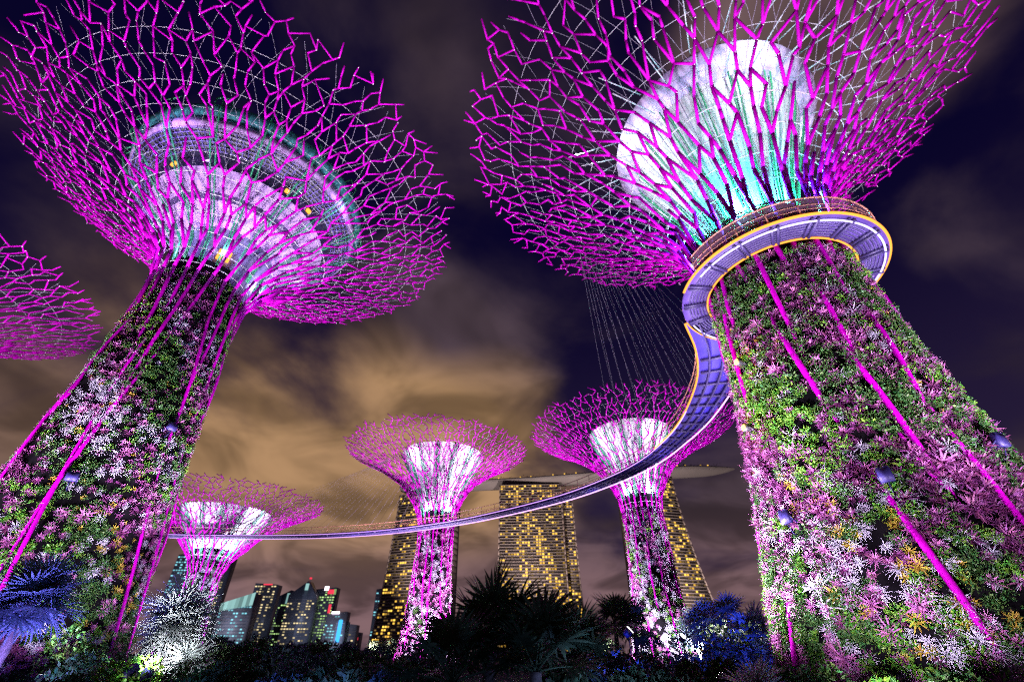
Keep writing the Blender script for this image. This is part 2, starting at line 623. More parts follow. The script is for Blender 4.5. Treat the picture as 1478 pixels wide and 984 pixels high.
def planting(root, prof, zr, count, scale, seed, solo, mix):
    """plants all over a trunk skin; the ones that show largest are parts of their own"""
    r = np.random.default_rng(seed)
    zs = r.uniform(zr[0], zr[1], count * 2)
    pr = np.asarray(prof, float)
    rad = np.interp(zs, pr[:, 0], pr[:, 1])
    keep = r.uniform(0, rad.max(), len(zs)) < rad
    zs, rad = zs[keep][:count], rad[keep][:count]
    an = r.uniform(0, 2 * PI, len(zs))
    slope = (np.interp(zs + .5, pr[:, 0], pr[:, 1]) - np.interp(zs - .5, pr[:, 0], pr[:, 1]))
    nrm = np.stack([np.cos(an), np.sin(an), -slope + 0.12], -1)
    nrm += r.normal(size=nrm.shape) * 0.16
    nrm /= np.linalg.norm(nrm, axis=1, keepdims=True)
    P = np.stack([np.cos(an) * rad, np.sin(an) * rad, zs], -1)
    kinds = list(mix)
    score = np.stack([lowfreq(seed * 31 + i)(an, zs) * 0.85 + math.log(mix[k]) + r.gumbel(0, .55, len(zs)) for i, k in enumerate(kinds)], 0)
    which = score.argmax(0)
    sc = scale * np.exp(r.normal(0, .24, len(zs))) * (1 + .06 * lowfreq(seed + 5)(an, zs))
    FR = frames(nrm, r)
    lc = np.array(root.location)
    u, v, dep = proj(P + lc)
    facing = -((P + lc - np.array([0, 0, EYE])) * np.stack([np.cos(an), np.sin(an), 0 * an], -1)).sum(1)
    vis = (facing > 0) & (u > -10) & (u < 1488) & (v > -10) & (v < 990)
    size = np.where(vis, sc / dep * np.clip(facing / np.maximum(dep, 1), .2, 1), 0)
    for i, k in enumerate(kinds):
        idx = np.where(which == i)[0]
        idx = idx[np.argsort(-size[idx])]
        ns = min(solo, int((size[idx] > 0).sum()))
        tp = TPL[k]
        meshes = []
        mbs = MB()
        for q, j in enumerate(idx):
            V, Q = tp[q % len(tp)]
            if q < ns:
                if len(meshes) < len(tp):
                    o = mk(PART_NAME[k], V, Q, None, M[k], root)
                    meshes.append(o.data)
                else:
                    o = inst(PART_NAME[k], meshes[q % len(tp)], root)
                mt = np.eye(4)
                mt[:3, :3] = FR[j].T * sc[j]
                mt[:3, 3] = P[j]
                from mathutils import Matrix
                o.matrix_basis = Matrix(mt.tolist())
        rest = idx[ns:]
        for q in range(len(tp)):
            jj = rest[q::len(tp)]
            if not len(jj):
                continue
            V, Q = tp[q]
            VV = np.einsum('vk,nkj->nvj', V, FR[jj] * sc[jj][:, None, None]) + P[jj][:, None]
            QQ = (Q[None] + (np.arange(len(jj)) * len(V))[:, None, None])
            mbs.add(VV.reshape(-1, 3), QQ.reshape(-1, 4))
        if mbs.n:
            o = mbs.build(PART_NAME[k] + '_planting', M[k], root)
            o['kind'] = 'stuff'


# ------------------------------------------------------------------ supertrees
def curve_profile(pts, n=200):
    pts = np.asarray(pts, float)                # (z, r)
    # Catmull-Rom through the points
    ext = np.concatenate(([2 * pts[0] - pts[1]], pts, [2 * pts[-1] - pts[-2]]))
    out = []
    for i in range(1, len(ext) - 2):
        p0, p1, p2, p3 = ext[i - 1:i + 3]
        for s in np.linspace(0, 1, 12, endpoint=False):
            out.append(.5 * ((2 * p1) + (p2 - p0) * s + (2 * p0 - 5 * p1 + 4 * p2 - p3) * s * s + (-p0 + 3 * p1 - 3 * p2 + p3) * s ** 3))
    out.append(pts[-1])
    out = np.array(out)
    d = np.concatenate(([0], np.cumsum(np.linalg.norm(np.diff(out, axis=0), axis=1))))
    ln = d[-1]
    return (lambda t: (np.interp(np.asarray(t) * ln, d, out[:, 1]) + np.maximum(np.asarray(t) - 1, 0) * ln * .87,
                       np.interp(np.asarray(t) * ln, d, out[:, 0]) + np.maximum(np.asarray(t) - 1, 0) * ln * .45)), ln


SEQ = [('0', 0.0), ('V', .11), ('D', .19), ('V', .26), ('Y', .325), ('V', .38), ('Y', .435), ('V', .48), ('Y', .53), ('D', .59), ('V', .63), ('Y', .672), ('V', .712), ('Y', .752), ('V', .79), ('Y', .83), ('V', .868), ('Y', .90), ('V', .93), ('Y', .957), ('F', .99)]


def supertree(loc, label, trunk, canopy, nrib=24, rib_r=(.17, .105), trunk_rib=.17, seed=1, group='supertrees of the grove', seq=SEQ, nhoop=12,
              wire_r=.017, hoop_r=.035, net=48, tube_n=6, drop=.24, lean=(0, 0), rib_off=.02):
    r = np.random.default_rng(seed)
    root = empty('supertree', loc, label, 'supertree', group)
    cp, ln = curve_profile(canopy)
    tp = np.asarray(trunk, float)
    zc0, zc1 = canopy[0][0], canopy[-1][0]

    def bend(P):
        f_ = np.clip((P[:, 2] - zc0) / (zc1 - zc0), 0, 1.1)[:, None]
        return P + f_ * np.array([[lean[0], lean[1], 0]])

    # core of the trunk
    mb = MB()
    mb.lathe([(rr, zz_) for zz_, rr in trunk] + [(trunk[-1][1] * .6, trunk[-1][0] + .05)], 48)
    mb.build('trunk', M['core'], root, True)

    # --- branching lattice of the canopy
    step = 2 * PI / nrib
    rings = []
    edges = []
    n = nrib
    ang = np.arange(n) * step + r.uniform(-.12, .12, n) * step
    tt = np.zeros(n)
    rings.append((ang, tt))
    ideal = np.arange(n) * step
    for q in range(1, len(seq)):
        op, t0 = seq[q]
        gap = t0 - seq[q - 1][1]
        E = []
        if op == 'V':
            n2 = n
            id2 = ideal.copy()
            E = [(i, i) for i in range(n)]
        elif op == 'Y':
            n2 = n
            id2 = ideal + PI / n
            for j in range(n):
                a, b = (j, j), ((j + 1) % n, j)
                x = r.uniform()
                if x < drop:
                    E.append(a)
                elif x < 2 * drop:
                    E.append(b)
                else:
                    E += [a, b]
        elif op == 'D':
            n2 = 2 * n
            id2 = np.repeat(ideal, 2) + np.tile([-1, 1], n) * PI / (2 * n)
            E = [(i // 2, i) for i in range(n2)]
        else:                                    # F: free tips
            n2 = 2 * n
            id2 = np.repeat(ideal, 2) + np.tile([-1, 1], n) * PI / (2.1 * n)
            E = [(i // 2, i) for i in range(n2) if r.uniform() > .62]
        ja = .10 if q == 1 else .25 if q < 10 else .36
        a2 = id2 + r.uniform(-ja, ja, n2) * 2 * PI / max(n2, 44) * (1.25 if op != 'F' else 1.7)
        t2 = t0 + r.uniform(-.38, .38, n2) * gap * (.8 if op == 'V' else 1.0) * (1.0 if op != 'F' else 1.1)
        rings.append((a2, t2))
        edges.append(E)
        ideal, n = id2, n2
    pos = []
    for a2, t2 in rings:
        rr, zz_ = cp(t2)
        rr = rr + r.normal(0, .08, len(rr)) * (np.asarray(t2) > .1)
        pos.append(bend(np.stack([rr * np.cos(a2), rr * np.sin(a2), zz_], -1)))
    segs = [[] for _ in range(nrib)]
    caps = [[] for _ in range(nrib)]
    alive = [set(range(nrib))]
    own = {i: i for i in range(nrib)}
    for q, E in enumerate(edges):
        nx = set()
        own2 = {}
        for i, j in E:
            if i not in alive[-1]:
                continue
            nx.add(j)
            p0, p1 = pos[q][i], pos[q + 1][j]
            k = own[i]
            own2.setdefault(j, k)
            f0, f1 = seq[q][1], seq[q + 1][1]
            r0 = rib_r[0] + (rib_r[1] - rib_r[0]) * min(1, f0 * 1.3)
            r1 = rib_r[0] + (rib_r[1] - rib_r[0]) * min(1, f1 * 1.3)
            d = (p1 - p0) / max(np.linalg.norm(p1 - p0), 1e-6)
            segs[k].append((p0 - d * r0 * .5, p1 + d * r1 * .5, r0, r1))
            if 1 <= q < len(edges) - 1:
                caps[k].append(p1)
        alive.append(nx)
        own = own2
    # --- trunk part of every rib: lazily slanted, in pairs that fork
    z0, z1 = tp[0, 0], canopy[0][0]
    slant = r.uniform(-.42, .42, nrib // 2)
    for k in range(nrib):
        pair = k // 2
        zf = z0 + (z1 - z0) * r.uniform(.45, .62)
        m = 15
        zsx = np.linspace(z0 + .2, z1, m)
        f = (zsx - z0) / (z1 - z0)
        amid = (rings[0][0][pair * 2] + rings[0][0][(pair * 2 + 1) % nrib]) / 2
        a_end = rings[0][0][k]
        a_bot = amid + slant[pair] + (-.11 if k % 2 else .11)
        aa = a_bot + (a_end - a_bot) * np.clip(f, 0, 1) ** 1.15
        off = rib_off + .21 * np.sin(f * (9 + 3 * (k % 3)) + k * 1.7)
        rad = np.interp(zsx, tp[:, 0], tp[:, 1]) + off
        rad[-1] = canopy[0][1]
        rad[-2] = .5 * (rad[-1] + rad[-2])
        Pp = np.stack([rad * np.cos(aa), rad * np.sin(aa), zsx], -1)
        rr_ = trunk_rib * r.uniform(.75, 1.15)
        if k % 2:                                        # the odd rib of a pair leaves the even one part of the way up
            i0 = int(r.integers(4, 10))
            Pp = Pp[i0:]
            Pp[0] = prev_path[i0]
            m = len(Pp)
        else:
            prev_path = Pp
        mb = MB()
        mb.path(Pp, np.linspace(rr_, rib_r[0], m), 7)
        if segs[k]:
            S = segs[k]
            mb.tubes([s[0] for s in S], [s[1] for s in S], [s[2] for s in S], [s[3] for s in S], tube_n)
        mb.build('rib', M['magenta'], root, True)
    # --- pale end caps of the joints
    cp_ = [c for kk in caps for c in kk if r.uniform() < .25]
    mb = MB()
    cp_ = np.array(cp_)
    mb.tubes(cp_ - (0, 0, .12), cp_ + (0, 0, .02), .045, .045, 5)
    mb.build('joint_caps', M['node'], root)['kind'] = 'stuff'
    # --- hoops and cable net just inside the ribs
    for h in range(nhoop):
        t = .03 + .80 * (h / (nhoop - 1)) ** 1.05
        rr, zz_ = cp(t)
        a = np.arange(72) * 2 * PI / 72
        mb = MB()
        mb.path(bend(np.stack([(rr - .16) * np.cos(a), (rr - .16) * np.sin(a), zz_ + .1 + 0 * a], -1)), hoop_r * (1.2 if h < nhoop * .5 else .55), 5, True)
        mb.build('hoop', M['white_steel'], root, True)
    if net:
        mb = MB()
        tl = np.linspace(.22, .93, 15)
        rr, zz_ = cp(tl)
        for sgn in (-1, 1):
            for i in range(net):
                aa = i * 2 * PI / net + sgn * tl * .62
                Pn = bend(np.stack([(rr - .1) * np.cos(aa), (rr - .1) * np.sin(aa), zz_ + .14], -1))
                mb.tubes(Pn[:-1], Pn[1:], wire_r, wire_r, 3, False)
        mb.build('cable_net', M['wire'], root)
    return root, cp, rings


def scaled(pts, s, sr=None):
    return [(z * s, r_ * (sr or s)) for z, r_ in pts]


TRUNK_R = [(-.3, 6.8), (3, 6.15), (6, 5.6), (9, 5.2), (12, 4.85), (16, 4.45), (20, 4.25), (22.5, 4.1), (26, 3.9)]
CAN_R = [(23.0, 4.35), (26, 4.6), (29, 5.7), (32, 8.0), (35, 11.3), (38, 15.2), (40.2, 18.7), (42, 22.2)]
LOC_R = (18.2, 22.4, 0)
treeR, cpR, _ = supertree(LOC_R, 'largest supertree at the right, its leafy trunk ringed by the walkway', TRUNK_R, CAN_R, seed=11, rib_r=(.155, .078), trunk_rib=.12, lean=(-.5, 0))

TRUNK_L = [(-.3, 6.5), (3.3, 5.8), (9.3, 5.25), (14, 4.8), (19.3, 4.4), (25, 3.95), (31, 3.6), (33, 3.5)]
CAN_L = [(31.0, 4.2), (33.2, 4.6), (35.6, 6.2), (38, 9.2), (40.5, 13.2), (43, 17.8), (44.8, 20.9), (46, 23.6)]
LOC_L = (-31.5, 33.5, 0)
treeL, cpL, _ = supertree(LOC_L, 'tall leaning-looking supertree at the left with a round platform inside its canopy', TRUNK_L, CAN_L, seed=23, rib_r=(.145, .074), trunk_rib=.095, lean=(.9, .8), rib_off=.10)

TRUNK_M = [(-.3, 5.6), (4, 4.6), (10, 3.9), (17, 3.45), (22, 3.3), (26, 3.3)]
CAN_M = [(23.5, 3.7), (26, 4.1), (29, 5.6), (32, 7.8), (34.5, 11.0), (36.8, 14.6), (38.5, 17.9), (40, 21.0)]
LOC_M1 = (-16.0, 98.7, 0)
treeM1, cpM1, _ = supertree(LOC_M1, 'distant supertree rising behind the big dark fan palm, before the hotel towers', TRUNK_M, CAN_M, seed=35, lean=(-1.5, 0), nrib=24, rib_r=(.14, .085), trunk_rib=.11,
                            nhoop=9, wire_r=.018, hoop_r=.04, net=24, tube_n=5)
LOC_M2 = (23.3, 81.7, 0)
treeM2, cpM2, _ = supertree(LOC_M2, 'supertree with a whitish flowering trunk, its crown crossed by the walkway', scaled(TRUNK_M, .95, .96), scaled(CAN_M, .95, .95), seed=47,
                            nrib=24, rib_r=(.13, .08), trunk_rib=.11, nhoop=9, wire_r=.018, hoop_r=.035, net=24, tube_n=5)
TRUNK_S = [(-.3, 4.3), (4, 3.5), (10, 2.95), (15, 2.9), (18, 3.4), (20, 4.2)]
CAN_S = [(18.0, 4.1), (20.5, 6.2), (23, 8.4), (25.5, 11.5), (27.6, 14.8), (29.3, 18.0), (30.8, 20.8)]
LOC_S = (-66.0, 106.0, 0)
treeS, cpS, _ = supertree(LOC_S, 'shortest supertree behind the left trunk, above the city skyline', TRUNK_S, CAN_S, seed=59, nrib=24, rib_r=(.14, .085), trunk_rib=.11,
                          nhoop=9, wire_r=.02, hoop_r=.04, net=24, tube_n=5)
LOC_F = (-75.9, 38.3, 0)
treeF, cpF, _ = supertree(LOC_F, 'supertree at the left edge, only part of its canopy in view', TRUNK_M, CAN_M, seed=61, rib_r=(.14, .08), trunk_rib=.11,
                          nhoop=9, wire_r=.02, hoop_r=.04, net=36, tube_n=5)

# planting on the trunks
planting(treeR, [(z, r_ + .06) for z, r_ in TRUNK_R], (0.2, 21.6), 8200, .88, 101, 100,
         {'bromeliad': 1.0, 'purple': 1.25, 'silver': .65, 'leaf': 1.1, 'bright': .7, 'yellow': .22})
planting(treeR, [(z, r_ + .06) for z, r_ in TRUNK_R], (23.2, 26.2), 420, 1.2, 107, 0, {'leaf': 1.2, 'silver': .4, 'purple': .4})
planting(treeL, [(z, r_ + .06) for z, r_ in TRUNK_L], (0.2, 31.4), 7200, .80, 103, 100,
         {'bromeliad': .7, 'purple': 1.1, 'silver': .75, 'leaf': .95, 'bright': .5, 'yellow': .35})
planting(treeM1, [(z, r_ + .06) for z, r_ in TRUNK_M], (0.2, 23.4), 1700, 1.1, 109, 0, {'bromeliad': 1.7, 'purple': .8, 'silver': 1.4, 'leaf': .3})
planting(treeM2, [(z * .95, r_ * .96 + .06) for z, r_ in TRUNK_M], (0.2, 22.6), 2000, 1.1, 113, 0, {'bromeliad': 1.1, 'silver': 1.9, 'bright': .6, 'leaf': .5})
planting(treeS, [(z, r_ + .06) for z, r_ in TRUNK_S], (0.2, 19.6), 1500, .95, 127, 0, {'silver': 1.6, 'purple': .5, 'leaf': .8})


# ------------------------------------------------------------------ heads of the trees
def funnel_head(root, prof, flange=None, nstrut=16, zbase=None, strut_off=.35, strut_r=.07, seam=True):
    mb = MB()
    mb.lathe(prof, 64)
    pr = np.asarray(prof)
    mb.lathe([(r_ - .25, z + .02) for r_, z in prof[::-1]], 64)
    mb.build('funnel', M['funnel'], root, True)
    for k in range(nstrut * 2):                          # raised seams between the funnel's panels
        a = k * PI / nstrut
        mb = MB()
        mb.path(np.stack([(pr[:, 0] + .01) * math.cos(a), (pr[:, 0] + .01) * math.sin(a), pr[:, 1]], -1), .03, 4)
        mb.build('seam', M['panel_blue'], root)
    if flange:
        mb = MB()
        mb.lathe(flange, 64)
        mb.build('rim_panel', M['flange'], root, True)
    for k in range(nstrut):
        for sgn in (-1, 1):
            a = (k + .5) * 2 * PI / nstrut + sgn * .035
            mb = MB()
            Pp = np.stack([(pr[:, 0] + strut_off) * math.cos(a), (pr[:, 0] + strut_off) * math.sin(a), pr[:, 1]], -1)
            mb.path(Pp, strut_r, 5)
            mb.build('strut', M['green_paint'], root, True)


def fl(prof_s, s=1.0):
    return [(a * s, b * s) for a, b in prof_s]


FUN_R = [(2.6, 25.5), (2.8, 27), (3.3, 29), (4.1, 31.3), (5.2, 34), (6.3, 36.8), (6.7, 38)]
funnel_head(treeR, FUN_R, [(6.72, 37.98), (7.5, 38.6), (8.45, 39.5), (8.4, 39.75), (6.6, 38.4)])
FUN_M = [(2.5, 24), (2.9, 26), (3.8, 29.5), (5.2, 33.5), (6.9, 37.2), (7.6, 38.8)]
funnel_head(treeM1, [(2.6, 24), (3.1, 26), (4.3, 29.5), (6.2, 33.5), (8.3, 37.2), (9.2, 38.8)], None, 14, strut_r=.11)
funnel_head(treeM2, fl([(2.6, 24), (3.0, 26), (4.0, 29.5), (5.6, 33.5), (7.5, 37.2), (8.2, 38.8)], .95), None, 14, strut_r=.11)
FUN_S = [(3.2, 18), (4.2, 20), (5.8, 22.5), (7.6, 25), (9.0, 27), (9.6, 28)]
funnel_head(treeS, FUN_S, None, 14, strut_r=.11)
funnel_head(treeF, FUN_M, None, 14, strut_r=.11)

# platform head of the left tree: storeys stacked like saucers
HEAD = (.5, .45, 0)


def lpart(name, prof, m, smooth=False, n=72):
    mb = MB()
    mb.lathe(prof, n)
    o = mb.build(name, M[m], treeL, smooth)
    o.location = HEAD
    return o


lpart('head_column', [(3.3, 31), (3.3, 33.5), (3.5, 35.6), (4.3, 37.0)], 'panel_blue')
lpart('lower_ceiling', [(4.3, 37.0), (5.0, 37.5), (6.6, 38.4)], 'lilac')
lpart('lower_fascia', [(6.6, 38.4), (6.95, 39.1)], 'violet')
lpart('upper_ceiling', [(6.95, 39.1), (7.9, 39.9), (8.7, 40.7)], 'lilac')
lpart('glazing', [(8.7, 40.7), (8.75, 42.3), (9.2, 42.4)], 'glass_dark')
lpart('soffit', [(9.2, 42.4), (11.3, 43.1)], 'dark_metal')
lpart('rim_band', [(11.3, 43.1), (11.7, 43.4), (11.75, 44.1), (11.3, 44.3)], 'lilac')
lpart('roof_planting', [(11.2, 44.3), (12.0, 44.6), (12.3, 45.6), (11.9, 46.4), (10.5, 46.6)], 'teal')
lpart('roof_deck', [(10.5, 46.6), (0.01, 46.6)], 'dark_metal')
mb = MB()
for k in range(120):                                   # louvre grille under the soffit
    a = k * 2 * PI / 120
    c, s = math.cos(a), math.sin(a)
    mb.tubes([(9.3 * c, 9.3 * s, 42.3)], [(11.3 * c, 11.3 * s, 42.95)], .05, .05, 4)
for rr_ in (9.4, 9.8, 10.2, 10.6, 11.0, 11.35):
    a = np.arange(90) * 2 * PI / 90
    mb.path(np.stack([rr_ * np.cos(a), rr_ * np.sin(a), 42.25 + (rr_ - 9.3) * .33 + 0 * a], -1), .05, 4, True)
mb.build('louvre_grille', M['louvre'], treeL).location = HEAD
for k in range(16):                                    # green pipes arching over the rim, in pairs
    for sgn in (-1, 1):
        a = (k + .5) * 2 * PI / 16 + sgn * .025
        pr = np.array([(3.9, 32.5), (4.4, 35.5), (6.0, 37.6), (7.7, 39.0), (9.5, 40.8), (11.4, 42.6), (12.5, 44.2), (12.9, 45.8), (12.4, 47.1), (11.6, 47.0)])
        mb = MB()
        mb.path(np.stack([pr[:, 0] * math.cos(a), pr[:, 0] * math.sin(a), pr[:, 1]], -1), .085, 5)
        mb.build('strut', M['green_paint'], treeL, True).location = HEAD
for a_, z_, r_ in ((-.95, 34.0, 3.75), (-.62, 41.5, 8.85), (-.30, 41.5, 8.85), (-1.9, 41.5, 8.85)):
    mb = MB()
    c, s = math.cos(a_), math.sin(a_)
    mb.box((r_ * c, r_ * s, z_), (.25, 1.1 if z_ < 40 else .5, 1.2 if z_ < 40 else .4), [[c, s, 0], [-s, c, 0], [0, 0, 1]])
    mb.build('amber_lamp', M['orange_led'], treeL).location = HEAD
# ring catwalk at the neck of the right tree's funnel: white steel spokes
mb = MB()
for k in range(24):
    a = k * 2 * PI / 24
    c, s = math.cos(a), math.sin(a)
    mb.tubes([(7.4 * c, 7.4 * s, 37.9), (8.3 * c, 8.3 * s, 40.0)], [(12.2 * c, 12.2 * s, 36.2), (13.4 * c, 13.4 * s, 37.4)], .05, .05, 5)
mb.build('spoke', M['white_steel'], treeR)

# ------------------------------------------------------------------ the walkway
ZD = 22.0
edge = np.array([(-112, 84), (-92, 94), (-70.9, 98.3), (-55, 99.2), (-40.5, 98.2), (-26.3, 94.5), (-12.3, 87.5), (-1.9, 79.6), (7.4, 70.6), (13.3, 62.2),
                 (16.4, 55.6), (17.8, 49.0), (18.1, 43.7), (17.6, 38.3), (16.7, 33.8), (15.2, 29.9), (13.2, 26.4)])


def catmull(P, per=8):
    ext = np.concatenate(([2 * P[0] - P[1]], P, [2 * P[-1] - P[-2]]))
    out = []
    for i in range(1, len(ext) - 2):
        p0, p1, p2, p3 = ext[i - 1:i + 3]
        for s in np.linspace(0, 1, per, endpoint=False):
            out.append(.5 * ((2 * p1) + (p2 - p0) * s + (2 * p0 - 5 * p1 + 4 * p2 - p3) * s * s + (-p0 + 3 * p1 - 3 * p2 + p3) * s ** 3))
    out.append(P[-1])
    return np.array(out)


E = catmull(edge, 8)
D = np.gradient(E, axis=0)
D /= np.linalg.norm(D, axis=1, keepdims=True)
nl = np.stack([-D[:, 1], D[:, 0]], -1)        # to the far side
NE = len(E)
width = np.full(NE, 2.5)
sw = np.clip((np.arange(NE) - (NE - 40)) / 30.0, 0, 1)
width = width + 1.4 * sw
FAR = E + nl * width[:, None]
walk = empty('walkway', (0, 0, 0), 'long curved aerial walkway with violet underside, hung between the supertrees', 'walkway')


def sweep(name, A, za, B, zb, m, parent, smooth=False, thick=None):
    """band between two edges; with thick, a closed slab"""
    A3 = np.concatenate((A, np.full((len(A), 1), za)), 1)
    B3 = np.concatenate((B, np.full((len(B), 1), zb)), 1)
    mb = MB()
    n = len(A)
    i = np.arange(n - 1)
    if thick:
        V = np.concatenate((A3, B3, A3 + (0, 0, thick), B3 + (0, 0, thick)))
        Q = np.concatenate([np.stack([i, i + 1, n + i + 1, n + i], -1), np.stack([2 * n + i, 3 * n + i, 3 * n + i + 1, 2 * n + i + 1], -1),
                            np.stack([i, 2 * n + i, 2 * n + i + 1, i + 1], -1), np.stack([n + i, n + i + 1, 3 * n + i + 1, 3 * n + i], -1)])
        mb.add(V, Q)
    else:
        mb.add(np.concatenate((A3, B3)), np.stack([i, i + 1, n + i + 1, n + i], -1))
    return mb.build(name, M[m], parent, smooth)


sweep('deck', E, ZD - .1, FAR, ZD - .1, 'deck', walk, thick=.16)
mid = E + nl * (width * .52)[:, None]
for fr_ in (.22, .5, .78):
    cl_ = E + nl * (width * fr_)[:, None]
    sweep('stringer', cl_ - nl * .06, ZD - .44, cl_ + nl * .06, ZD - .44, 'beam', walk, thick=.33)
xs = np.arange(4, NE - 4, 1)
acc = 0
last = E[0]
for i in range(2, NE - 10):                           # crossbeams about every 2.2 m
    if np.linalg.norm(E[i] - last) < 1.9:
        continue
    last = E[i]
    a3, b3 = np.append(E[i] + nl[i] * .12, ZD - .24), np.append(FAR[i] - nl[i] * .12, ZD - .24)
    mb = MB()
    ax = np.array([[nl[i][0], nl[i][1], 0], [-nl[i][1], nl[i][0], 0], [0, 0, 1]])
    mb.box((a3 + b3) / 2, (np.linalg.norm(b3 - a3), .16, .26), ax)
    mb.build('crossbeam', M['beam'], walk)


def rail_run(Pxy, closed, parent, z0, h, side, every=2.0, mesh=True):
    P3 = np.concatenate((Pxy, np.full((len(Pxy), 1), z0)), 1)
    for hh, rr_ in ((h, .055), (h * .55, .025), (h * .28, .025)):
        mb = MB()
        mb.path(P3 + (0, 0, hh), rr_, 5, closed)
        mb.build('handrail' if hh == h else 'rail', M['rail'], parent, True)
    d = 0.0
    prev = P3[0]
    posts = [P3[0]]
    for p in P3[1:]:
        d += np.linalg.norm(p - prev)
        prev = p
        if d >= every:
            posts.append(p)
            d = 0
    mbs = MB()
    for p in posts[:100]:
        mb = MB()
        mb.tubes([p], [p + (0, 0, h)], .045, .035, 5)
        mb.build('post', M['rail'], parent)
    if mesh:
        mb = MB()
        n = len(P3)
        i = np.arange(n if closed else n - 1)
        j = (i + 1) % n
        mb.add(np.concatenate((P3 + (0, 0, .1), P3 + (0, 0, h - .08))), np.stack([i, j, n + j, n + i], -1))
        mb.build('mesh_panel', M['rail_mesh'], parent)


rail_run(E + nl * .05, False, walk, ZD + .06, 1.25, 1, 2.0, False)
rail_run(FAR - nl * .05, False, walk, ZD + .06, 1.25, 1, 2.0, False)
n_or = NE - 34


def led_run(name, P, z, m, parent, rr_=.05):
    mb = MB()
    mb.path(np.concatenate((P, np.full((len(P), 1), z)), 1), rr_, 6)
    return mb.build(name, M[m], parent, True)


led_run('led_strip', FAR[:NE - 12] + nl[:NE - 12] * .05, ZD - .32, 'pink_led', walk, .06)
led_run('led_strip', E[:NE - 28] - nl[:NE - 28] * .03, ZD - .16, 'pink_led', walk, .025)
led_run('amber_edge_tube', E[NE - 44:] - nl[NE - 44:] * .06, ZD - .05, 'orange_led', walk, .08)
# added point lights below the deck, without fittings, tinting its underside violet
for i in range(20, NE - 6, 16):
    p = np.append(mid[i], ZD - 1.15)
    lamp('POINT', p, 120, (.25, .16, 1.0), size=.12, parent=walk)

# the ring round the right tree
ringc = np.array(LOC_R[:2])
RO, RI = 6.25, 4.55
a0r = math.atan2(E[-1][1] - ringc[1], E[-1][0] - ringc[0])
ar = np.arange(96) * 2 * PI / 96
ring = empty('ring_walkway', (LOC_R[0], LOC_R[1], ZD), 'round walkway deck with amber and white light tubes circling the right trunk', 'walkway')
mb = MB()
mb.lathe([(RI, -.10), (RO, -.10), (RO, .10), (RI, .10)], 96, closed_prof=True)
mb.build('deck', M['deck_ring'], ring)
for k in range(18):
    a = k * 2 * PI / 18
    c, s = math.cos(a), math.sin(a)
    mb = MB()
    mb.box(((RI + RO) / 2 * c, (RI + RO) / 2 * s, -.19), (RO - RI - .2, .14, .18), [[c, s, 0], [-s, c, 0], [0, 0, 1]])
    if True:
        a2 = a + .055
        c2, s2 = math.cos(a2), math.sin(a2)
        mb.box(((RI + RO) / 2 * c2, (RI + RO) / 2 * s2, -.21), (RO - RI - .2, .14, .22), [[c2, s2, 0], [-s2, c2, 0], [0, 0, 1]])
    mb.build('crossbeam', M['beam'], ring)
for rr_ in np.linspace(RI + .2, RO - .5, 6):
    mb = MB()
    mb.lathe([(rr_ - .06, -.105), (rr_ - .06, -.16), (rr_ + .06, -.16), (rr_ + .06, -.105)], 96)
    mb.build('soffit_batten', M['beam'], ring)


def arc(rr_, z, a0, a1, n):
    a = np.linspace(a0, a1, n)
    return np.stack([rr_ * np.cos(a), rr_ * np.sin(a), z + 0 * a], -1)


ga = a0r - .55                                         # the ring opens where the walkway joins
mb = MB()
mb.path(arc(RO + .05, -.04, ga - 2 * PI + 1.15, a0r, 110), .085, 6)
mb.build('amber_edge_tube', M['orange_led'], ring, True)
mb = MB()
mb.path(arc(RO - .28, -.27, a0r - 2 * PI + .9, a0r - .05, 110), .05, 6)
mb.build('led_strip', M['white_led'], ring, True)
mb = MB()
mb.path(arc(RI + .02, -.18, 0, 2 * PI * .995, 96), .055, 6)
mb.build('amber_edge_tube', M['orange_led'], ring, True)
rail_run(np.stack([RO * np.cos(np.linspace(a0r - 2 * PI + .9, a0r, 100)), RO * np.sin(np.linspace(a0r - 2 * PI + .9, a0r, 100))], -1), False, ring, .1, 1.35, 1, 1.55, True)

# hangers: fans of thin cables from the canopies to the deck
def hangers(loc, cp, t, anchors, angs, rr_):
    rr0, z0 = cp(t)
    for a, i in zip(angs, anchors):
        p0 = np.array([loc[0] + rr0 * math.cos(a), loc[1] + rr0 * math.sin(a), z0])
        for sgn in (0, 1):
            q = np.append((E if sgn == 0 else FAR)[i], ZD + .1)
            mb = MB()
            mb.tubes([p0], [q], rr_, rr_, 4, False)
            mb.build('hanger_cable', M['cable'], walk)


nr = NE - 1
hangers(LOC_R, cpR, .74, [nr - 14 - 3 * k for k in range(14)], np.linspace(1.66, 2.3, 14), .016)
iM1 = int(np.argmin(np.linalg.norm(mid - np.array(LOC_M1[:2]), axis=1)))
hangers(LOC_M1, cpM1, .62, [iM1 - 26 + 2 * k for k in range(13)], np.linspace(3.7, 4.7, 13), .018)
iM2 = int(np.argmin(np.linalg.norm(mid - np.array(LOC_M2[:2]), axis=1)))

# ------------------------------------------------------------------ hotel towers and their sky deck
win_me = {}


def wmesh(key, w, h, m):
    if key not in win_me:
        me = bpy.data.meshes.new('window')
        me.from_pydata([(-w / 2, 0, -h / 2), (w / 2, 0, -h / 2), (w / 2, 0, h / 2), (-w / 2, 0, h / 2),
                        (-w / 2, .3, -h / 2), (w / 2, .3, -h / 2), (w / 2, .3, h / 2), (-w / 2, .3, h / 2)], [],
                       [(0, 1, 2, 3), (5, 4, 7, 6), (0, 4, 5, 1), (1, 5, 6, 2), (2, 6, 7, 3), (3, 7, 4, 0)])
        me.materials.append(M[m])
        win_me[key] = me
    return win_me[key]


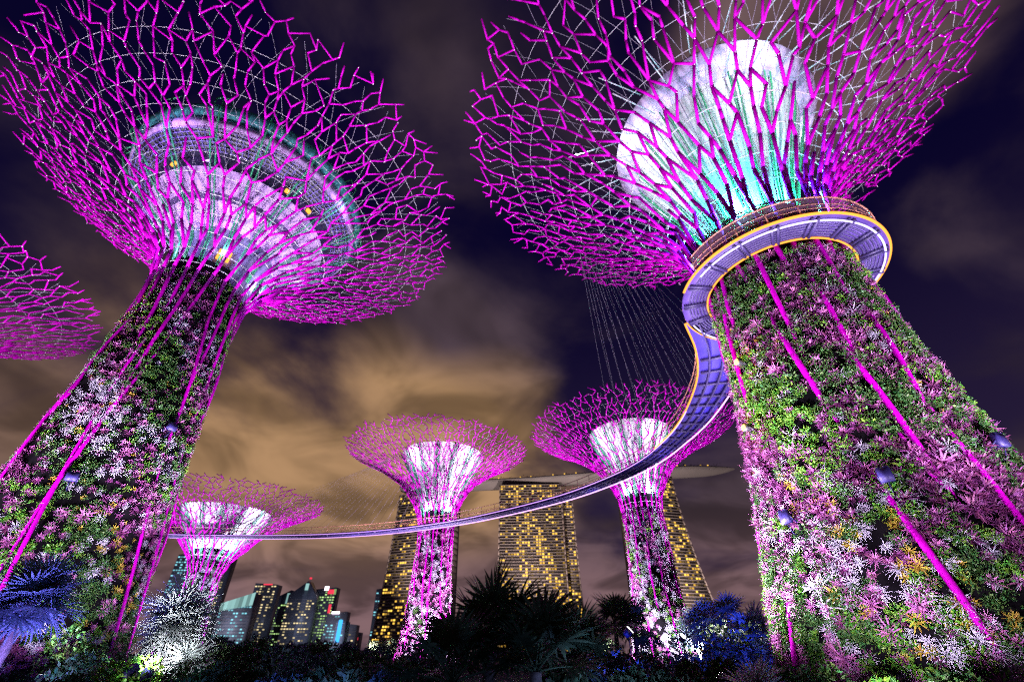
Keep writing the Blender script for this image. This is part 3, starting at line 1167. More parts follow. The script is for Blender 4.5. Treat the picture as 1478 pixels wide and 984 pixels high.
def windows(root, spots, w, h, m, key, rz, solo=100, name='window'):
    """spots: local points; the first `solo` are single parts, the rest one stuff part"""
    me = wmesh(key, w, h, m)
    for p in spots[:solo]:
        o = inst(name, me, root, loc=p)
        o.rotation_euler = (0, 0, rz)
    if len(spots) > solo:
        mb = MB()
        c, s = math.cos(rz), math.sin(rz)
        for p in spots[solo:]:
            mb.box(np.array(p) + np.array([-s, c, 0]) * .15, (w, .3, h), [[c, s, 0], [-s, c, 0], [0, 0, 1]])
        o = mb.build(name, M[m], root)
        o['kind'] = 'stuff'


def hotel(loc, rz, wid, dep, H, flare_l, flare_r, label, seed, floors=56, split=None, dens=.2):
    r = np.random.default_rng(seed)
    root = empty('hotel_tower', loc, label, 'tower', 'hotel towers under the sky deck', rz)
    zs = np.linspace(0, H, 27)
    fz = (1 - zs / H) ** 1.7
    xl, xr = -wid / 2 - flare_l * fz, wid / 2 + flare_r * fz
    mb = MB()
    V = np.stack([np.stack([xl, 0 * zs, zs], -1), np.stack([xr, 0 * zs, zs], -1), np.stack([xr, dep + 0 * zs, zs], -1), np.stack([xl, dep + 0 * zs, zs], -1)], 1)
    i = (np.arange(26) * 4)[:, None]
    q = np.arange(4)
    mb.add(V.reshape(-1, 3), np.concatenate([np.stack([i + q, i + (q + 1) % 4, i + 4 + (q + 1) % 4, i + 4 + q], -1).reshape(-1, 4), [[0, 3, 2, 1], [104, 105, 106, 107]]]))
    mb.build('tower_body', M['tower'], root)
    fh = H / floors
    mb = MB()
    for f in range(floors + 1):
        z = f * fh
        f_ = (1 - z / H) ** 1.7
        a, b = -wid / 2 - flare_l * f_, wid / 2 + flare_r * f_
        mb.box(((a + b) / 2, -.55, z), (b - a, 1.1, .95))
    mb.build('balcony_slabs', M['slab'], root)
    for sx in (-1, 1):                                  # end walls stand proud of the glass
        mb = MB()
        xe = xl if sx < 0 else xr
        for k in range(26):
            x0, x1 = xe[k] + sx * .02, xe[k + 1] + sx * .02
            mb.prism([(x0, -1.3, zs[k]), (x0 + sx * 1.4, -1.3, zs[k]), (x0 + sx * 1.4, dep * .8, zs[k]), (x0, dep * .8, zs[k])][::sx],
                     [(x1, -1.3, zs[k + 1]), (x1 + sx * 1.4, -1.3, zs[k + 1]), (x1 + sx * 1.4, dep * .8, zs[k + 1]), (x1, dep * .8, zs[k + 1])][::sx])
        mb.build('end_wall', M['tower_end'], root)
    bays = int(wid / 3.5)
    lit, dim = [], []
    fields = lowfreq(seed)
    for f in range(1, floors):
        z = (f + .5) * fh
        f_ = (1 - z / H) ** 1.7
        a, b = -wid / 2 - flare_l * f_, wid / 2 + flare_r * f_
        n = int((b - a) / 3.5)
        for k in range(n):
            x = a + (k + .5) * (b - a) / n
            p = dens * (1 + .75 * fields(np.array(k * .35), np.array(f * .5)))
            if lit and lit[-1][2] == z - .1 and lit[-1][0] > x - 1.6 * (b - a) / n:
                p = p * .6 + .3
            if split and abs(x - split) < 3:
                continue
            if r.uniform() < p:
                lit.append((x, -.36, z - .1))
            elif r.uniform() < .35:
                dim.append((x, -.34, z - .1))
    r.shuffle(lit)
    r.shuffle(dim)
    windows(root, lit, 2.5, fh * .58, 'win', 'hotel%d' % seed, 0)
    windows(root, dim, 2.6, fh * .42, 'win_dim', 'hoteld%d' % seed, 0, 100, 'dim_window')
    return root


hotel((-124, 640, 0), R(-22), 84, 30, 190, 14, 4, 'left one of three hotel towers, half hidden by the pink trunk', 201, dens=.17)
t2 = hotel((25, 612, 0), R(-3), 82, 26, 192, 1, 3, 'middle hotel tower, widest, dotted with yellow lit rooms', 202, dens=.24)
hotel((37 + 38.5, 618, 0), R(-3), 12, 24, 186, 0, 6, 'narrow rear wing standing against the right side of the middle hotel tower', 204, dens=.22)
hotel((180, 574, 0), R(16), 66, 32, 192, 2, 36, 'right hotel tower with sloping right edge behind the white-lit trunk', 203, dens=.19)

# the boat-shaped deck bridging the three roofs
sp = catmull(np.array([(-165, 662), (-130, 656), (-60, 642), (30, 628), (120, 606), (180, 592), (240, 582), (296, 576)]), 6)
dsp = np.gradient(sp, axis=0)
dsp /= np.linalg.norm(dsp, axis=1, keepdims=True)
nsp = np.stack([-dsp[:, 1], dsp[:, 0]], -1)
f = np.linspace(0, 1, len(sp))
hw = 19 * np.clip(np.minimum((1.0 - f) / .16, (f + .02) / .12), 0.02, 1) ** .5
sk = empty('sky_deck', (0, 0, 0), 'boat-shaped roof deck lying across the three hotel towers', 'roof deck')
mb = MB()
cs = [(-1, 9.5), (-1.02, 7.5), (-.7, 3.0), (0, .5), (.7, 3.0), (1.02, 7.5), (1, 9.5)]
V = np.array([[(sp[i][0] + nsp[i][0] * hw[i] * c, sp[i][1] + nsp[i][1] * hw[i] * c, 193 + 9.5 - (9.5 - z) * min(1, hw[i] / 14)) for c, z in cs] for i in range(len(sp))])
k = len(cs)
i = (np.arange(len(sp) - 1) * k)[:, None]
q = np.arange(k)
mb.add(V.reshape(-1, 3), np.stack([i + q, i + (q + 1) % k, i + k + (q + 1) % k, i + k + q], -1).reshape(-1, 4))
mb.build('hull', M['hull'], sk, True)
mb = MB()
rr2 = np.random.default_rng(9)
dc = rr2.normal(size=(900, 3)) * 2.2
ii = rr2.integers(2, len(sp) - 3, 900)
ctr = np.stack([sp[ii][:, 0], sp[ii][:, 1] + rr2.uniform(-14, 10, 900), np.full(900, 205.0)], -1)
vv, qq = leaf_quads(ctr + dc * np.array([1.5, 1, .7]), rr2.normal(size=(900, 3)), np.full(900, 2.4), rr2)
mb.add(vv, qq)
o = mb.build('roof_garden', M['bush'], sk)
o['kind'] = 'stuff'
for k in range(26):
    j = 3 + k * (len(sp) - 6) // 26
    mb = MB()
    mb.box((sp[j][0] - nsp[j][0] * hw[j] * .98, sp[j][1] - nsp[j][1] * hw[j] * .98, 203.2), (1.6, .8, .8))
    mb.build('edge_lamp', M['win'], sk)

# ------------------------------------------------------------------ city skyline
def city(u0, u1, vtop0, vtop1, Y, label, m='city', wm='wwin', dens=.3, seed=1, dep=30, spire=None, sign=None, kind='office_tower', peak=None, roof=False):
    r = np.random.default_rng(seed)
    x0, _, _ = at(u0, 905, Y)
    x1, _, _ = at(u1, 905, Y)
    _, _, h0 = at(u0, vtop0, Y)
    _, _, h1 = at(u1, vtop1, Y)
    wd = x1 - x0
    root = empty(kind, ((x0 + x1) / 2, Y, 0), label, 'building', 'city towers on the skyline')
    mb = MB()
    prof = [(-wd / 2, 0), (wd / 2, 0), (wd / 2, h1)]
    if peak is not None:
        _, _, hp = at((u0 + u1) / 2, peak[1], Y)
        prof.append((-wd / 2 + wd * peak[0], hp))
    prof.append((-wd / 2, h0))
    fr = [(x, 0, z) for x, z in prof]
    bk = [(x, dep, z) for x, z in prof]
    mb.prism(bk, fr)
    mb.build('tower_body', M[m], root)
    hmin = min(h0, h1)
    fh, bw = 5.2, 5.6
    mb = MB()
    nf = int(hmin / fh)
    for f in range(nf):
        mb.box((0, -.35, (f + .98) * fh), (wd * .985, .7, 1.0))
    mb.build('floor_bands', M['city2'] if m == 'city' else M['city'], root)
    sp_ = []
    nb = max(2, int(wd / bw))
    fld = lowfreq(seed + 77)
    for f in range(1, nf):
        row = r.uniform() < .16
        for b in range(nb):
            p = dens * (1 + .8 * fld(np.array(b * .8), np.array(f * .9)))
            if r.uniform() < (p if not row else min(.85, dens * 2.6)):
                sp_.append(((b + .5 - nb / 2) * (wd / nb), -.32, (f + .5) * fh))
    r.shuffle(sp_)
    if sp_:
        windows(root, sp_, wd / nb * .66, 2.3, wm, 'c%d' % seed, 0)
    if roof:                                             # slanted glass roof, its panes parted by mullions
        npn = 9
        for k in range(npn):
            xa, xb = -wd / 2 + wd * (k + .06) / npn, -wd / 2 + wd * (k + .94) / npn
            za, zb = h0 + (h1 - h0) * k / npn, h0 + (h1 - h0) * (k + 1) / npn
            mb = MB()
            lo = [(xa, .4, za - 11 - k), (xb, .4, zb - 12 - k), (xb, .4, zb + 2), (xa, .4, za + 2)]
            mb.prism(lo, [(x, -1.4, z) for x, y, z in lo])
            mb.build('roof_pane', M['cyanpanel'], root)
    for s in (sign or []):
        sx, sz, sw_, sh, sm, nm = s
        mb = MB()
        mb.box((sx * wd, -1.2, hmin + sz), (sw_, 1.4, sh))
        mb.build(nm, M[sm], root)
    if spire:
        mb = MB()
        zt = max(h0, h1) if peak is None else hp
        mb.tubes([(spire[0] * wd, dep * .3, zt - 2)], [(spire[0] * wd, dep * .3, zt + spire[1])], 1.2, .5, 6)
        mb.build('mast', M['city2'], root)
        mb = MB()
        mb.box((spire[0] * wd, dep * .3, zt + spire[1] + 1.5), (4, 4, 3.4))
        mb.build('red_lamp', M['red'], root)
    return root


YC = 1150
city(216, 258, 800, 794, YC - 90, 'slate office tower beside the left trunk with a cyan lit corner', wm='cwin', dens=.34, seed=301, sign=[(.40, -9, 10, 20, 'cyanpanel', 'lit_corner'), (.44, -12, 6, 8, 'red', 'red_sign')])
city(262, 300, 806, 792, YC + 20, 'slant-topped office tower partly behind the short supertree', wm='wwin', dens=.34, seed=302)
city(308, 355, 872, 856, YC - 150, 'low broad building under a bright slanted glass roof', m='city2', wm='cwin', dens=.34, seed=303, roof=True)
city(350, 383, 841, 843, YC, 'flat-topped dark office tower next to the slanted glass roof', wm='wwin', dens=.38, seed=304, sign=[(.1, 0, 20, 2.5, 'red', 'roof_lamps')])
city(376, 407, 868, 851, YC + 80, 'office tower whose top slopes up to a pale right corner', wm='gwin', dens=.34, seed=305, sign=[(.43, 7, 6, 22, 'cyanpanel', 'lit_corner')])
city(405, 446, 858, 862, YC - 30, 'pointed office tower topped by a red lamp', wm='wwin', dens=.30, seed=306, peak=(.60, 838), spire=(.10, 5), sign=[(.10, 21, 7, 13, 'cyanpanel', 'lit_crown')])
city(443, 474, 850, 847, YC + 10, 'office tower full of greenish windows with a red sign on its roof edge', wm='gwin', dens=.52, seed=307,
     sign=[(.30, -5, 15, 9, 'red', 'red_sign'), (.05, 2, 9, 8, 'whitesign', 'roof_lamp'), (.48, -5, 5, 11, 'gwin', 'green_sign')])
city(468, 496, 886, 882, YC - 60, 'mid-height office block with a white lit roof sign', m='city2', wm='cwin', dens=.34, seed=308, sign=[(-.05, 3, 16, 4, 'whitesign', 'roof_sign'), (-.42, 10, 5, 16, 'red', 'red_crown')])
city(484, 497, 896, 896, YC - 190, 'small block with an upright blue light panel', wm='cwin', dens=.2, seed=309, sign=[(0, -15, 7, 34, 'bluesign', 'blue_light_panel')])
city(496, 513, 899, 901, YC - 40, 'plain low tower at the right end of the skyline cluster', m='city2', wm='wwin', dens=.2, seed=310)
city(510, 520, 912, 912, YC + 40, 'lowest stub of a building next to the hotel tower', m='city2', wm='wwin', dens=.2, seed=311, sign=[(.2, -12, 8, 5, 'red', 'red_sign')])
city(535, 553, 850, 847, YC - 20, 'slim pale-topped tower just left of the hotel towers', wm='cwin', dens=.35, seed=312)


# ------------------------------------------------------------------ palms and bushes
def fan_leaf(seed, nseg=22, rad=.75, pet=.9, spread=5.0, wide=1.0):
    """palmate leaf: petiole along +x, blade segments beyond its tip"""
    r = np.random.default_rng(seed)
    mb = MB()
    for k in range(nseg):
        a = (k / (nseg - 1) - .5) * spread + r.uniform(-.03, .03)
        ln = rad * (0.72 + .28 * math.cos(a * .5)) * r.uniform(.9, 1.08)
        B = blade(4, ln, rad * .105 * wide, 0.10 * math.cos(k * PI) * .5, r.uniform(.05, .30), True).reshape(-1, 3)
        c, s = math.cos(a), math.sin(a)
        B = B @ np.array([[c, s, 0], [-s, c, 0], [0, 0, 1]])
        B[:, 2] += .10 * np.abs(B[:, 1])
        mb.add(B + (pet, 0, 0), strip_faces(4))
    mb.path(np.array([(0, 0, 0), (pet * .5, 0, .03), (pet, 0, 0)]), np.array([.022, .016, .012]) * (1 + rad * .4), 4)
    return mb


FAN = [fan_leaf(s) for s in range(4)]
FAN_ME = {}


def frond_mesh(key, seed, m, **kw):
    if key not in FAN_ME:
        o = fan_leaf(seed, **kw).build('frond', M[m])
        FAN_ME[key] = o.data
        bpy.data.objects.remove(o)
    return FAN_ME[key]


from mathutils import Matrix


def palm(loc, h, size, nf, label, m='frond', seed=1, low=-.35, kind='fan_palm', group='palms among the bushes', trunk_r=.16, **kw):
    r = np.random.default_rng(seed)
    root = empty(kind, loc, label, 'palm', group)
    mb = MB()
    zs = np.linspace(-.2, h, 14)
    mb.path(np.stack([.1 * np.sin(zs * .5), .05 * zs / max(h, 1), zs], -1), trunk_r * (1.25 - .35 * zs / h) * (1 + .08 * (np.arange(14) % 2)), 9)
    mb.build('trunk', M['bark'], root, True)
    for k in range(nf):
        me = frond_mesh((m, k % 4, tuple(sorted(kw.items()))), k % 4, m, **kw)
        a = k * 2.39996 + r.uniform(-.2, .2)
        e = low + (1.35 - low) * (1 - k / nf) + r.uniform(-.12, .12)
        o = inst('frond', me, root)
        mt = Matrix.Translation((.1 * math.sin(h * .5), .05, h)) @ Matrix.Rotation(a, 4, 'Z') @ Matrix.Rotation(-e, 4, 'Y') @ Matrix.Rotation(r.uniform(-.5, .5), 4, 'X') @ Matrix.Scale(size * r.uniform(.8, 1.15), 4)
        o.matrix_basis = mt
    return root


def bush(loc, rad, hgt, n, leaf, label, m='bush', seed=1, name='bush', group='bushes along the foot of the garden', cat='bush', nblob=7):
    r = np.random.default_rng(seed)
    root = empty(name, loc, label, cat, group)
    bc = np.stack([r.normal(0, rad * .45, nblob), r.normal(0, rad * .35, nblob), r.uniform(.25, .8, nblob) * hgt], -1)
    br = r.uniform(.3, .55, nblob) * min(rad, hgt)
    w = r.integers(0, nblob, n)
    d = r.normal(size=(n, 3))
    d /= np.linalg.norm(d, axis=1, keepdims=True)
    c = bc[w] + d * (br[w] * r.uniform(.5, 1.0, n) ** .5)[:, None]
    c[:, 2] = np.maximum(c[:, 2], .05)
    mb = MB()
    vv, qq = leaf_quads(c, d, leaf * r.uniform(.6, 1.4, n), r)
    mb.add(vv, qq)
    mb.build('foliage', M[m], root)
    mb = MB()
    mb.tubes(np.stack([bc[:, 0] * .2, bc[:, 1] * .2, np.zeros(nblob) - .1], -1), bc, .05 * rad, .02 * rad, 5)
    mb.build('stem', M['bark'], root)
    return root


def tree(loc, h, crown, n, leaf, label, m='bush', seed=1):
    r = np.random.default_rng(seed)
    root = empty('tree', loc, label, 'tree', 'trees behind the bushes')
    mb = MB()
    mb.path(np.array([(0, 0, -.2), (.1, 0, h * .3), (0, .1, h * .6)]), np.array([.22, .17, .1]) * h / 6, 7)
    nb = 11
    bc = np.stack([r.normal(0, crown * .42, nb), r.normal(0, crown * .42, nb), h * r.uniform(.5, .92, nb)], -1)
    br = r.uniform(.25, .45, nb) * crown
    mb.tubes(np.tile([(0, .05, h * .45)], (nb, 1)), bc, .05 * h / 6, .02, 5)
    mb.build('trunk', M['bark'], root, True)
    w = r.integers(0, nb, n)
    d = r.normal(size=(n, 3))
    d /= np.linalg.norm(d, axis=1, keepdims=True)
    c = bc[w] + d * (br[w] * r.uniform(.2, 1.0, n) ** .5)[:, None] * np.array([1, 1, .75])
    mb = MB()
    vv, qq = leaf_quads(c, d, leaf * r.uniform(.6, 1.4, n), r)
    mb.add(vv, qq)
    mb.build('crown', M[m], root)
    return root


def gx(u, Y, v=930):
    return at(u, v, Y)[0]


# the dark palms in the middle
palm((gx(704, 15.5), 15.5, 0), 1.75, 1.05, 19, 'big dark fan palm in the middle of the foreground', seed=1, rad=1.0, pet=1.15, wide=1.05)
palm((gx(655, 14.0), 14.0, 0), 1.0, 1.05, 15, 'low dark fan palm just left of the big one', seed=2, low=0.0, rad=.95, pet=1.1, wide=1.05)
palm((gx(770, 14.5), 14.5, 0), 1.2, 1.1, 15, 'low dark fan palm just right of the big one', seed=3, low=0.0, rad=.95, pet=1.1, wide=1.05)
palm((gx(830, 18), 18, 0), 1.3, 1.1, 15, 'dark fan palm in front of the middle hotel tower right edge', seed=4, low=-.1, rad=.95, pet=1.0, wide=1.05)
# palms to the right, in front of the hotel tower and beside the white trunk
for q, (u, vt, Y, lb) in enumerate([(884, 884, 40, 'slender palm silhouette just left of the white-lit trunk'), (912, 894, 44, 'shorter palm touching the left side of the white-lit trunk'),
                                    (1047, 880, 46, 'tall palm silhouette between the white-lit trunk and the right trunk'), (1012, 892, 48, 'palm right behind the white-lit trunk, below the hotel tower'),
                                    (1085, 905, 38, 'lowest palm beside the right supertree trunk')]):
    x, y, z = at(u, vt, Y)
    palm((x, y, 0), z - .6, 1.25, 18, lb, m='frond_bluelit' if u > 1000 else 'frond', seed=10 + q, rad=.95, pet=.9, low=-.8, wide=1.4)
# bright lit palms near the left trunk
x, y, z = at(252, 898, 22)
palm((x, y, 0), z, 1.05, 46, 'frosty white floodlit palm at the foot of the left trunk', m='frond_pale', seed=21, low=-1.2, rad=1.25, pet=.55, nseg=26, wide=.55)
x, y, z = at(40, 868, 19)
palm((x, y, 0), z, .92, 36, 'blue-lit fan palm at the left edge of the picture', m='frond_bluelit', seed=22, low=-1.0, rad=1.15, pet=.8, wide=.7, nseg=26)
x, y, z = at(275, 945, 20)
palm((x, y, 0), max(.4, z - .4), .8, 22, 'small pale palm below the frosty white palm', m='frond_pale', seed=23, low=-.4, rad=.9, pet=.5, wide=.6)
x, y, z = at(1092, 975, 17)
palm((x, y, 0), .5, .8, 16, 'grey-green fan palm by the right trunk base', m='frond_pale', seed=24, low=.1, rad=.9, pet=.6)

# bushes filling the bottom of the view
BL = [(320, 918, 24, 1.9, 'dark bush right of the frosty white palm'), (352, 908, 27, 2.0, 'tall dark bush under the bright slanted glass roof'), (392, 922, 23, 1.7, 'bluish bush under the flat-topped office tower'),
      (428, 928, 22, 1.6, 'dark bush under the pointed office tower'), (470, 920, 26, 1.9, 'bushy mound under the greenish office tower'), (512, 930, 23, 1.7, 'dark bush left of the left hotel tower'),
      (552, 934, 21, 1.6, 'dark shrub at the foot of the left hotel tower'), (590, 938, 20, 1.5, 'bush at the foot of the pink supertree trunk'), (338, 958, 17, 1.3, 'nearer bluish bush low down right of the frosty white palm'),
      (408, 962, 16, 1.2, 'low bush at the picture bottom below the flat-topped tower'), (486, 960, 16, 1.2, 'low bush at the picture bottom below the greenish tower'), (560, 964, 15, 1.1, 'low bush at the picture bottom left of the big fan palm'),
      (620, 958, 18, 1.3, 'dark bush tucked under the left fan palm leaves'), (860, 925, 24, 1.9, 'dark bush right of the big fan palm'), (905, 932, 26, 1.9, 'dark bush touching the white-lit trunk on its left'),
      (880, 962, 17, 1.4, 'low nearer bush left of the white-lit trunk'), (820, 968, 15, 1.2, 'low bush in front of the right-hand fan palm'), (1012, 922, 28, 2.2, 'blue-lit bush touching the white-lit trunk on its right'),
      (1050, 915, 31, 2.4, 'large blue-lit bush midway between the two right trunks'), (1090, 922, 29, 2.2, 'blue-lit bush left of the right trunk'), (1030, 958, 20, 1.5, 'low nearer bush between the two right trunks'),
      (1125, 932, 26, 1.8, 'bush touching the left outline of the right trunk'), (940, 975, 15, 1.0, 'smallest bush in front of the white-lit trunk')]
for q, (u, vt, Y, rd, lb) in enumerate(BL):
    vt += 12 if u < 600 else 0
    x, y, z = at(u, vt, Y)
    bush((x, y, 0), rd, max(z, .9), 1500, .26, lb, 'bush2' if q % 2 else 'bush', 400 + q)
# lit ground plants at the left trunk foot and around the right trunk
for q, (u, vt, Y, rd, m, lb) in enumerate([(150, 905, 30, 2.2, 'leaf', 'lit green shrub against the left trunk base'), (120, 950, 20, 1.5, 'leaf', 'green shrub by the left floodlight, lower left'),
                                            (215, 958, 19, 1.3, 'bright', 'bright green shrub right of the floodlight'), (100, 975, 14, 1.0, 'bush', 'dark shrub below the blue-lit palm'),
                                            (8, 975, 13.5, 1.0, 'bush2', 'shrub in the lower left corner'), (300, 965, 18, 1.2, 'leaf', 'lit shrub at the end of the left planting bed'),
                                            (1140, 965, 17, 1.2, 'leaf', 'low green shrub at the left foot of the right trunk'), (1215, 975, 17, 1.3, 'leaf', 'green shrub at the front foot of the right trunk'),
                                            (1300, 985, 16, 1.3, 'bright', 'bright shrub below the middle of the right trunk'), (1400, 985, 15, 1.2, 'leaf', 'shrub in the lower right corner')]):
    x, y, z = at(u, vt, Y)
    bush((x, y, 0), rd, max(z, .8), 1300, .2, lb, m, 500 + q, name='shrub', group='shrubs at the trunk feet', cat='shrub')
# far trees behind, between the bushes and the city
for q, (u, vt, Y) in enumerate([(330, 915, 70), (372, 922, 80), (420, 926, 90), (468, 924, 85), (520, 930, 80), (552, 922, 95), (690, 915, 70), (850, 915, 75), (1000, 900, 70), (1035, 893, 78), (1075, 900, 66), (1110, 912, 60)]):
    x, y, z = at(u, vt, Y)
    where = ['below the slanted glass roof', 'below the flat-topped tower', 'below the pointed tower', 'below the greenish tower', 'left of the left hotel tower', 'at the left hotel tower foot',
             'behind the big fan palm', 'left of the white-lit trunk', 'just right of the white-lit trunk', 'under the sloping hotel tower', 'left of the right trunk', 'touching the right trunk outline'][q]
    h_ = max(z * .9, 2.4) if u < 600 else max(z, 3.2)
    tree((x, y, 0), h_, 3.0 if u < 600 else 3.6, 1600, .5, 'dark round-headed tree ' + where, 'bush' if q % 2 else 'bush2', 600 + q)


# ------------------------------------------------------------------ floodlights
def floodlight(loc, target, power, color, label, cone=60, lens='lens', size=.3, blend=.7, group='garden floodlights'):
    d = Vector(target) - Vector(loc)
    root = empty('floodlight', loc, label, 'floodlight', group, math.atan2(d.y, d.x))
    el = math.atan2(d.z, math.hypot(d.x, d.y))
    c, s = math.cos(el), math.sin(el)
    ax = [[c, 0, s], [0, 1, 0], [-s, 0, c]]
    mb = MB()
    mb.tubes([(0, 0, -max(.35, loc[2] - .05)), (0, -.24, -.12), (0, .24, -.12)], [(0, 0, -.12), (0, -.24, .06), (0, .24, .06)], .03, .03, 6)
    mb.tubes([(0, -.25, -.12)], [(0, .25, -.12)], .025, .025, 6)
    mb.build('bracket', M['dark_metal'], root)
    mb = MB()
    mb.tubes([np.array([-.22 * c, 0, -.22 * s])], [np.array([.12 * c, 0, .12 * s])], .12, .2, 12)
    mb.build('housing', M['lamp_body'], root, False)
    mb = MB()
    mb.tubes([np.array([.122 * c, 0, .122 * s])], [np.array([.14 * c, 0, .14 * s])], .17, .17, 12)
    mb.build('lens', M[lens], root)
    p = Vector(loc) + d.normalized() * .25
    lamp('SPOT', p, power, color, target, cone, blend, size)
    return root


LAV = (.94, .77, 1.0)
WHT = (.95, .93, 1.0)


def around(loc, dist, ang, z=.5):
    return (loc[0] + dist * math.cos(ang), loc[1] + dist * math.sin(ang), z)


def light_tree(loc, cp, H, neck, name, can, trunk, fun, teal, trunk_col=LAV, ztr=.42):
    """ground floods that throw up at the canopy, floods washing the trunk, lamps in the canopy for the head.
    can: (power, distance, angles), trunk: (power, distance, angles), angles in degrees from the side that faces the camera"""
    a0 = math.atan2(-loc[1], -loc[0])
    for da in can[2]:
        da, dist = da if isinstance(da, tuple) else (da, can[1])
        a = a0 + R(da)
        l = around(loc, dist, a)
        floodlight(l, around(loc, can[1] * .55, a, H * .9), can[0], LAV, 'lawn floodlight aimed at the canopy of the %s' % name, 95, group='canopy floodlights of the ' + name)
    for q, da in enumerate(trunk[2]):
        a = a0 + R(da)
        pw = trunk[0] * (trunk[3][q] if len(trunk) > 3 else 1)
        floodlight(around(loc, trunk[1], a, trunk[4] if len(trunk) > 4 and da < -20 else .6), around(loc, trunk[1] * .40, a, neck * ztr), pw, trunk_col, 'ground floodlight at the trunk foot of the %s' % name, 112, group='trunk floodlights of the ' + name)
    rr0, z0 = cp(.66)
    for k in range(fun[1]):
        a = a0 + R(40) + k * 2 * PI / fun[1]
        lamp('SPOT', around(loc, rr0 * .9, a, z0 + .6), fun[0], fun[2], (loc[0], loc[1], z0 - 1.5), 95, .8, .4)
    for k in range(teal[1]):
        a = a0 + (k + .5 - teal[1] / 2) * 1.3
        lamp('POINT', around(loc, cp(.12)[0] - .55, a, cp(.12)[1]), teal[0], teal[2], size=.35)


LVD = (.74, .72, 1.0)
VIO = (.86, .72, 1.0)
light_tree(LOC_R, cpR, 42, 23, 'right supertree', (40000, 13, ((-130, 33), -30, 40, 120, 180)), (12500, 13.0, (-105, -58, -8, 48, 100), (2.0, 2.2, .55, .22, .7), 2.4), (3100, 4, (.80, .95, 1.0)), (4400, 3, (.12, .85, .86)))
light_tree(LOC_L, cpL, 46, 31, 'left supertree', (50000, 14, (-120, -50, 20, 90, 160)), (11500, 12.0, (-95, -45, 8, 70), (1.7, 1.2, .8, .5)), (1450, 4, (.62, .38, 1.0)), (430, 3, (.60, .50, 1.0)))
light_tree(LOC_M1, cpM1, 41, 24, 'supertree before the hotel towers', (80000, 13, (-70, 70)), (54000, 13, (-55, 20, 75)), (2500, 4, LVD), (1300, 2, LVD), (1, .70, 1))
light_tree(LOC_M2, cpM2, 39, 22, 'white-trunked supertree', (72000, 13, (-70, 70)), (44000, 13, (-55, 20, 75)), (2300, 4, LVD), (1200, 2, LVD), (.95, .85, 1))
light_tree(LOC_S, cpS, 31, 18, 'shortest supertree', (58000, 13, (-70, 70)), (30000, 13, (-45, 45)), (2300, 4, LVD), (1200, 2, LVD), (.7, .65, 1))
light_tree(LOC_F, cpF, 41, 24, 'supertree at the left edge', (44000, 13, (60, 180)), (6000, 9.5, (60,)), (3000, 2, WHT), (200, 1, VIO))
for x_, y_, tx in ((-140, 560, -100), (20, 520, 20), (190, 490, 200)):  # added lamps in place of city glow, brightening hull and balcony slabs
    floodlight((x_, y_, 2.0), (tx, 600, 170), 1000000, (1.0, .80, .72), 'facade floodlight standing before the hotel towers', 100, group='facade floodlights')

# garden lamps, and fill lights added among them
x, y, z = at(190, 968, 18)
floodlight((x, y, max(z, .5)), (x + 1.0, y + 6.0, 4.0), 700, (.85, .9, 1.0), 'brightest floodlight, glaring among shrubs at the foot of the left trunk', 110)
floodlight((gx(75, 16.5), 16.5, .5), at(45, 870, 19), 2300, (.20, .18, 1.0), 'blue floodlight right of the left edge palm', 110, 'lens_blue')
floodlight((gx(2, 17), 17, .5), at(30, 880, 19), 2300, (.26, .18, 1.0), 'blue floodlight left of the left edge palm', 110, 'lens_blue')
floodlight((gx(228, 18.6), 18.6, 1.0), at(252, 892, 22), 2600, (.88, .86, 1.0), 'white floodlight at the foot of the frosty white palm', 100)  # added to whiten the palm more than the nearby flood does
x, y, z = at(186, 968, 17.6)
floodlight((x, y, .4), (x, y - .55, 4.0), 70, (.95, .95, 1.0), 'uplight turned towards the viewer in the left planting bed', 120)
floodlight((gx(1045, 24), 24, .4), at(1058, 905, 31), 1300, (.05, .09, 1.0), 'blue floodlight in the bushes between the two right trunks', 110, 'lens_blue', blend=1.0)
floodlight((gx(1025, 35), 35, .4), at(1030, 890, 47), 6500, (.05, .08, 1.0), 'blue floodlight behind the foot of the white-lit trunk', 100, 'lens_blue', blend=1.0)
floodlight((gx(880, 22), 22, .5), at(890, 900, 42), 2600, (.07, .11, 1.0), 'blue floodlight among the palms left of the white-lit trunk', 95, 'lens_blue', blend=1.0)  # added to brighten the dark palms and bushes here
x, y, z = at(440, 975, 13)
floodlight((x, y, .35), at(430, 915, 30), 900, (.12, .22, 1.0), 'blue floodlight in front of the dark bushes below the skyline', 130, 'lens_blue')  # added so the bush leaves show faintly blue


floodlight((-3.5, 9.0, .3), at(700, 880, 15.5), 190, (.22, .34, 1.0), 'small pale blue floodlight in front of the big fan palm', 110, 'lens_blue')  # added to give the sky-lit palm a blue sheen
floodlight((gx(870, 12), 12.0, .3), at(890, 920, 26), 500, (.25, .38, 1.0), 'small blue floodlight in front of the palms left of the white-lit trunk', 120, 'lens_blue')  # added fill for dark planting, no known fixture
for x_ in (-800, -560, -330):  # added lamps that lift the tower walls out of black
    floodlight((x_, 860, 3), (x_ + 20, YC, 80), 900000, (.72, .80, 1.0), 'cool floodlight washing the office towers from the waterfront', 110, group='waterfront floodlights')


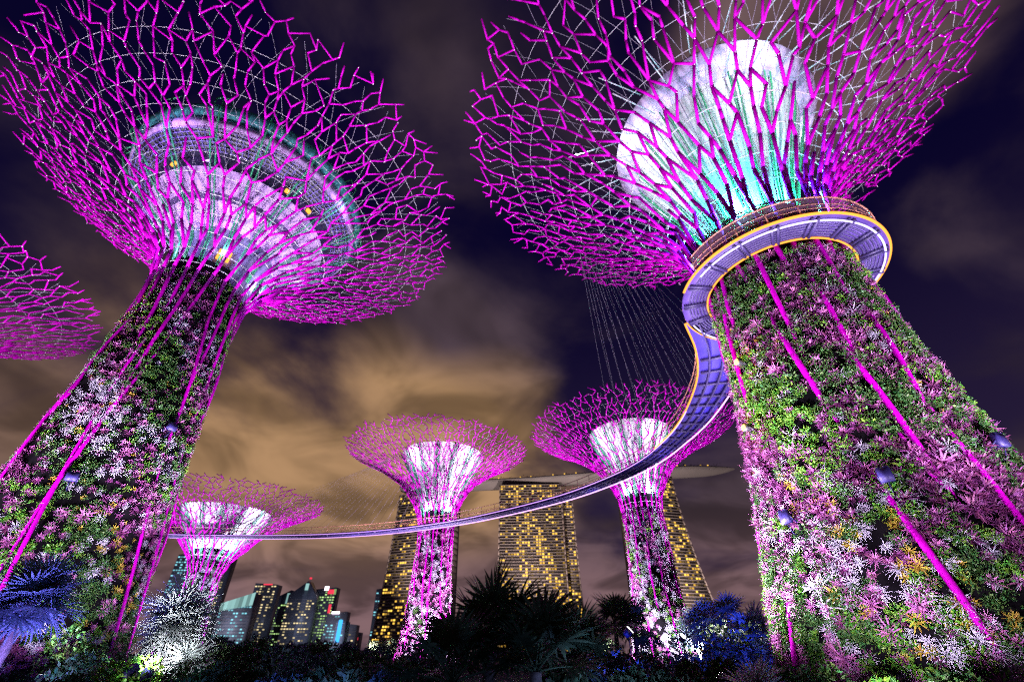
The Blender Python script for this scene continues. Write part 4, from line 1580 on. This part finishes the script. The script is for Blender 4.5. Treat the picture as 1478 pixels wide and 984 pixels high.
# small lamp boxes fixed to the two near trunks
def trunk_lamp(root, prof, a, z, m='lamp_body', size=(.5, .5, .34), glowm=None, power=0, col=None):
    pr = np.asarray(prof, float)
    r_ = np.interp(z, pr[:, 0], pr[:, 1]) + .55
    c, s = math.cos(a), math.sin(a)
    ax = [[c, s, 0], [-s, c, 0], [0, 0, 1]]
    mb = MB()
    mb.box((r_ * c, r_ * s, z), size, ax)
    mb.tubes([((r_ - .7) * c, (r_ - .7) * s, z - .1)], [((r_ - .2) * c, (r_ - .2) * s, z - .1)], .05, .05, 6)
    for sy in (-1, 1):                                   # cooling fins, yoke and cable
        for q in range(4):
            mb.box((r_ * c - sy * s * size[1] * (.12 + .1 * q), r_ * s + sy * c * size[1] * (.12 + .1 * q), z + size[2] * .56), (size[0] * .8, .025, size[2] * .16), ax)
    t_ = np.array([-s, c, 0])
    pc = np.array([r_ * c, r_ * s, z])
    bk = np.array([(r_ - .6) * c, (r_ - .6) * s, z - .35])
    for sy in (-1, 1):
        mb.tubes([pc + t_ * sy * size[1] * .56], [bk + t_ * sy * size[1] * .3], .03, .03, 5)
    mb.path([pc - (0, 0, size[2] * .5), pc - (.15 * c, .15 * s, size[2] * .5 + .4), bk - (0, 0, .5)], .018, 5)
    o = mb.build('lamp_box', M[m], root)
    if glowm:
        mb = MB()
        mb.box(((r_ + size[0] * .5 + .03) * c, (r_ + size[0] * .5 + .03) * s, z), (.05, size[1] * .8, size[2] * .8), ax)
        mb.build('lens', M[glowm], o)
        if power:
            lc = root.location
            lamp('POINT', (lc[0] + (r_ + .75) * c, lc[1] + (r_ + .75) * s, z + .1), power, col, size=.1)


aR = math.atan2(-LOC_R[1], -LOC_R[0])
for da, z, mm_, gm, pw in ((-.72, 15.4, 'dark_metal', 'lens_amber', 160), (-.85, 11.6, 'dark_metal', 'lens_amber', 110), (.1, 7.4, 'lamp_body', None, 0), (.95, 8.6, 'lamp_body', None, 0), (-.62, 6.6, 'lamp_body', None, 0)):
    trunk_lamp(treeR, TRUNK_R, aR + da, z, mm_, (.3, .3, .3) if gm else (.24, .46, .50), gm, pw, (1, .55, .1))
aL = math.atan2(-LOC_L[1], -LOC_L[0])
for da, z in ((-.25, 11.0), (.5, 16.0)):
    trunk_lamp(treeL, TRUNK_L, aL + da, z, 'lamp_body', (.24, .62, .5))
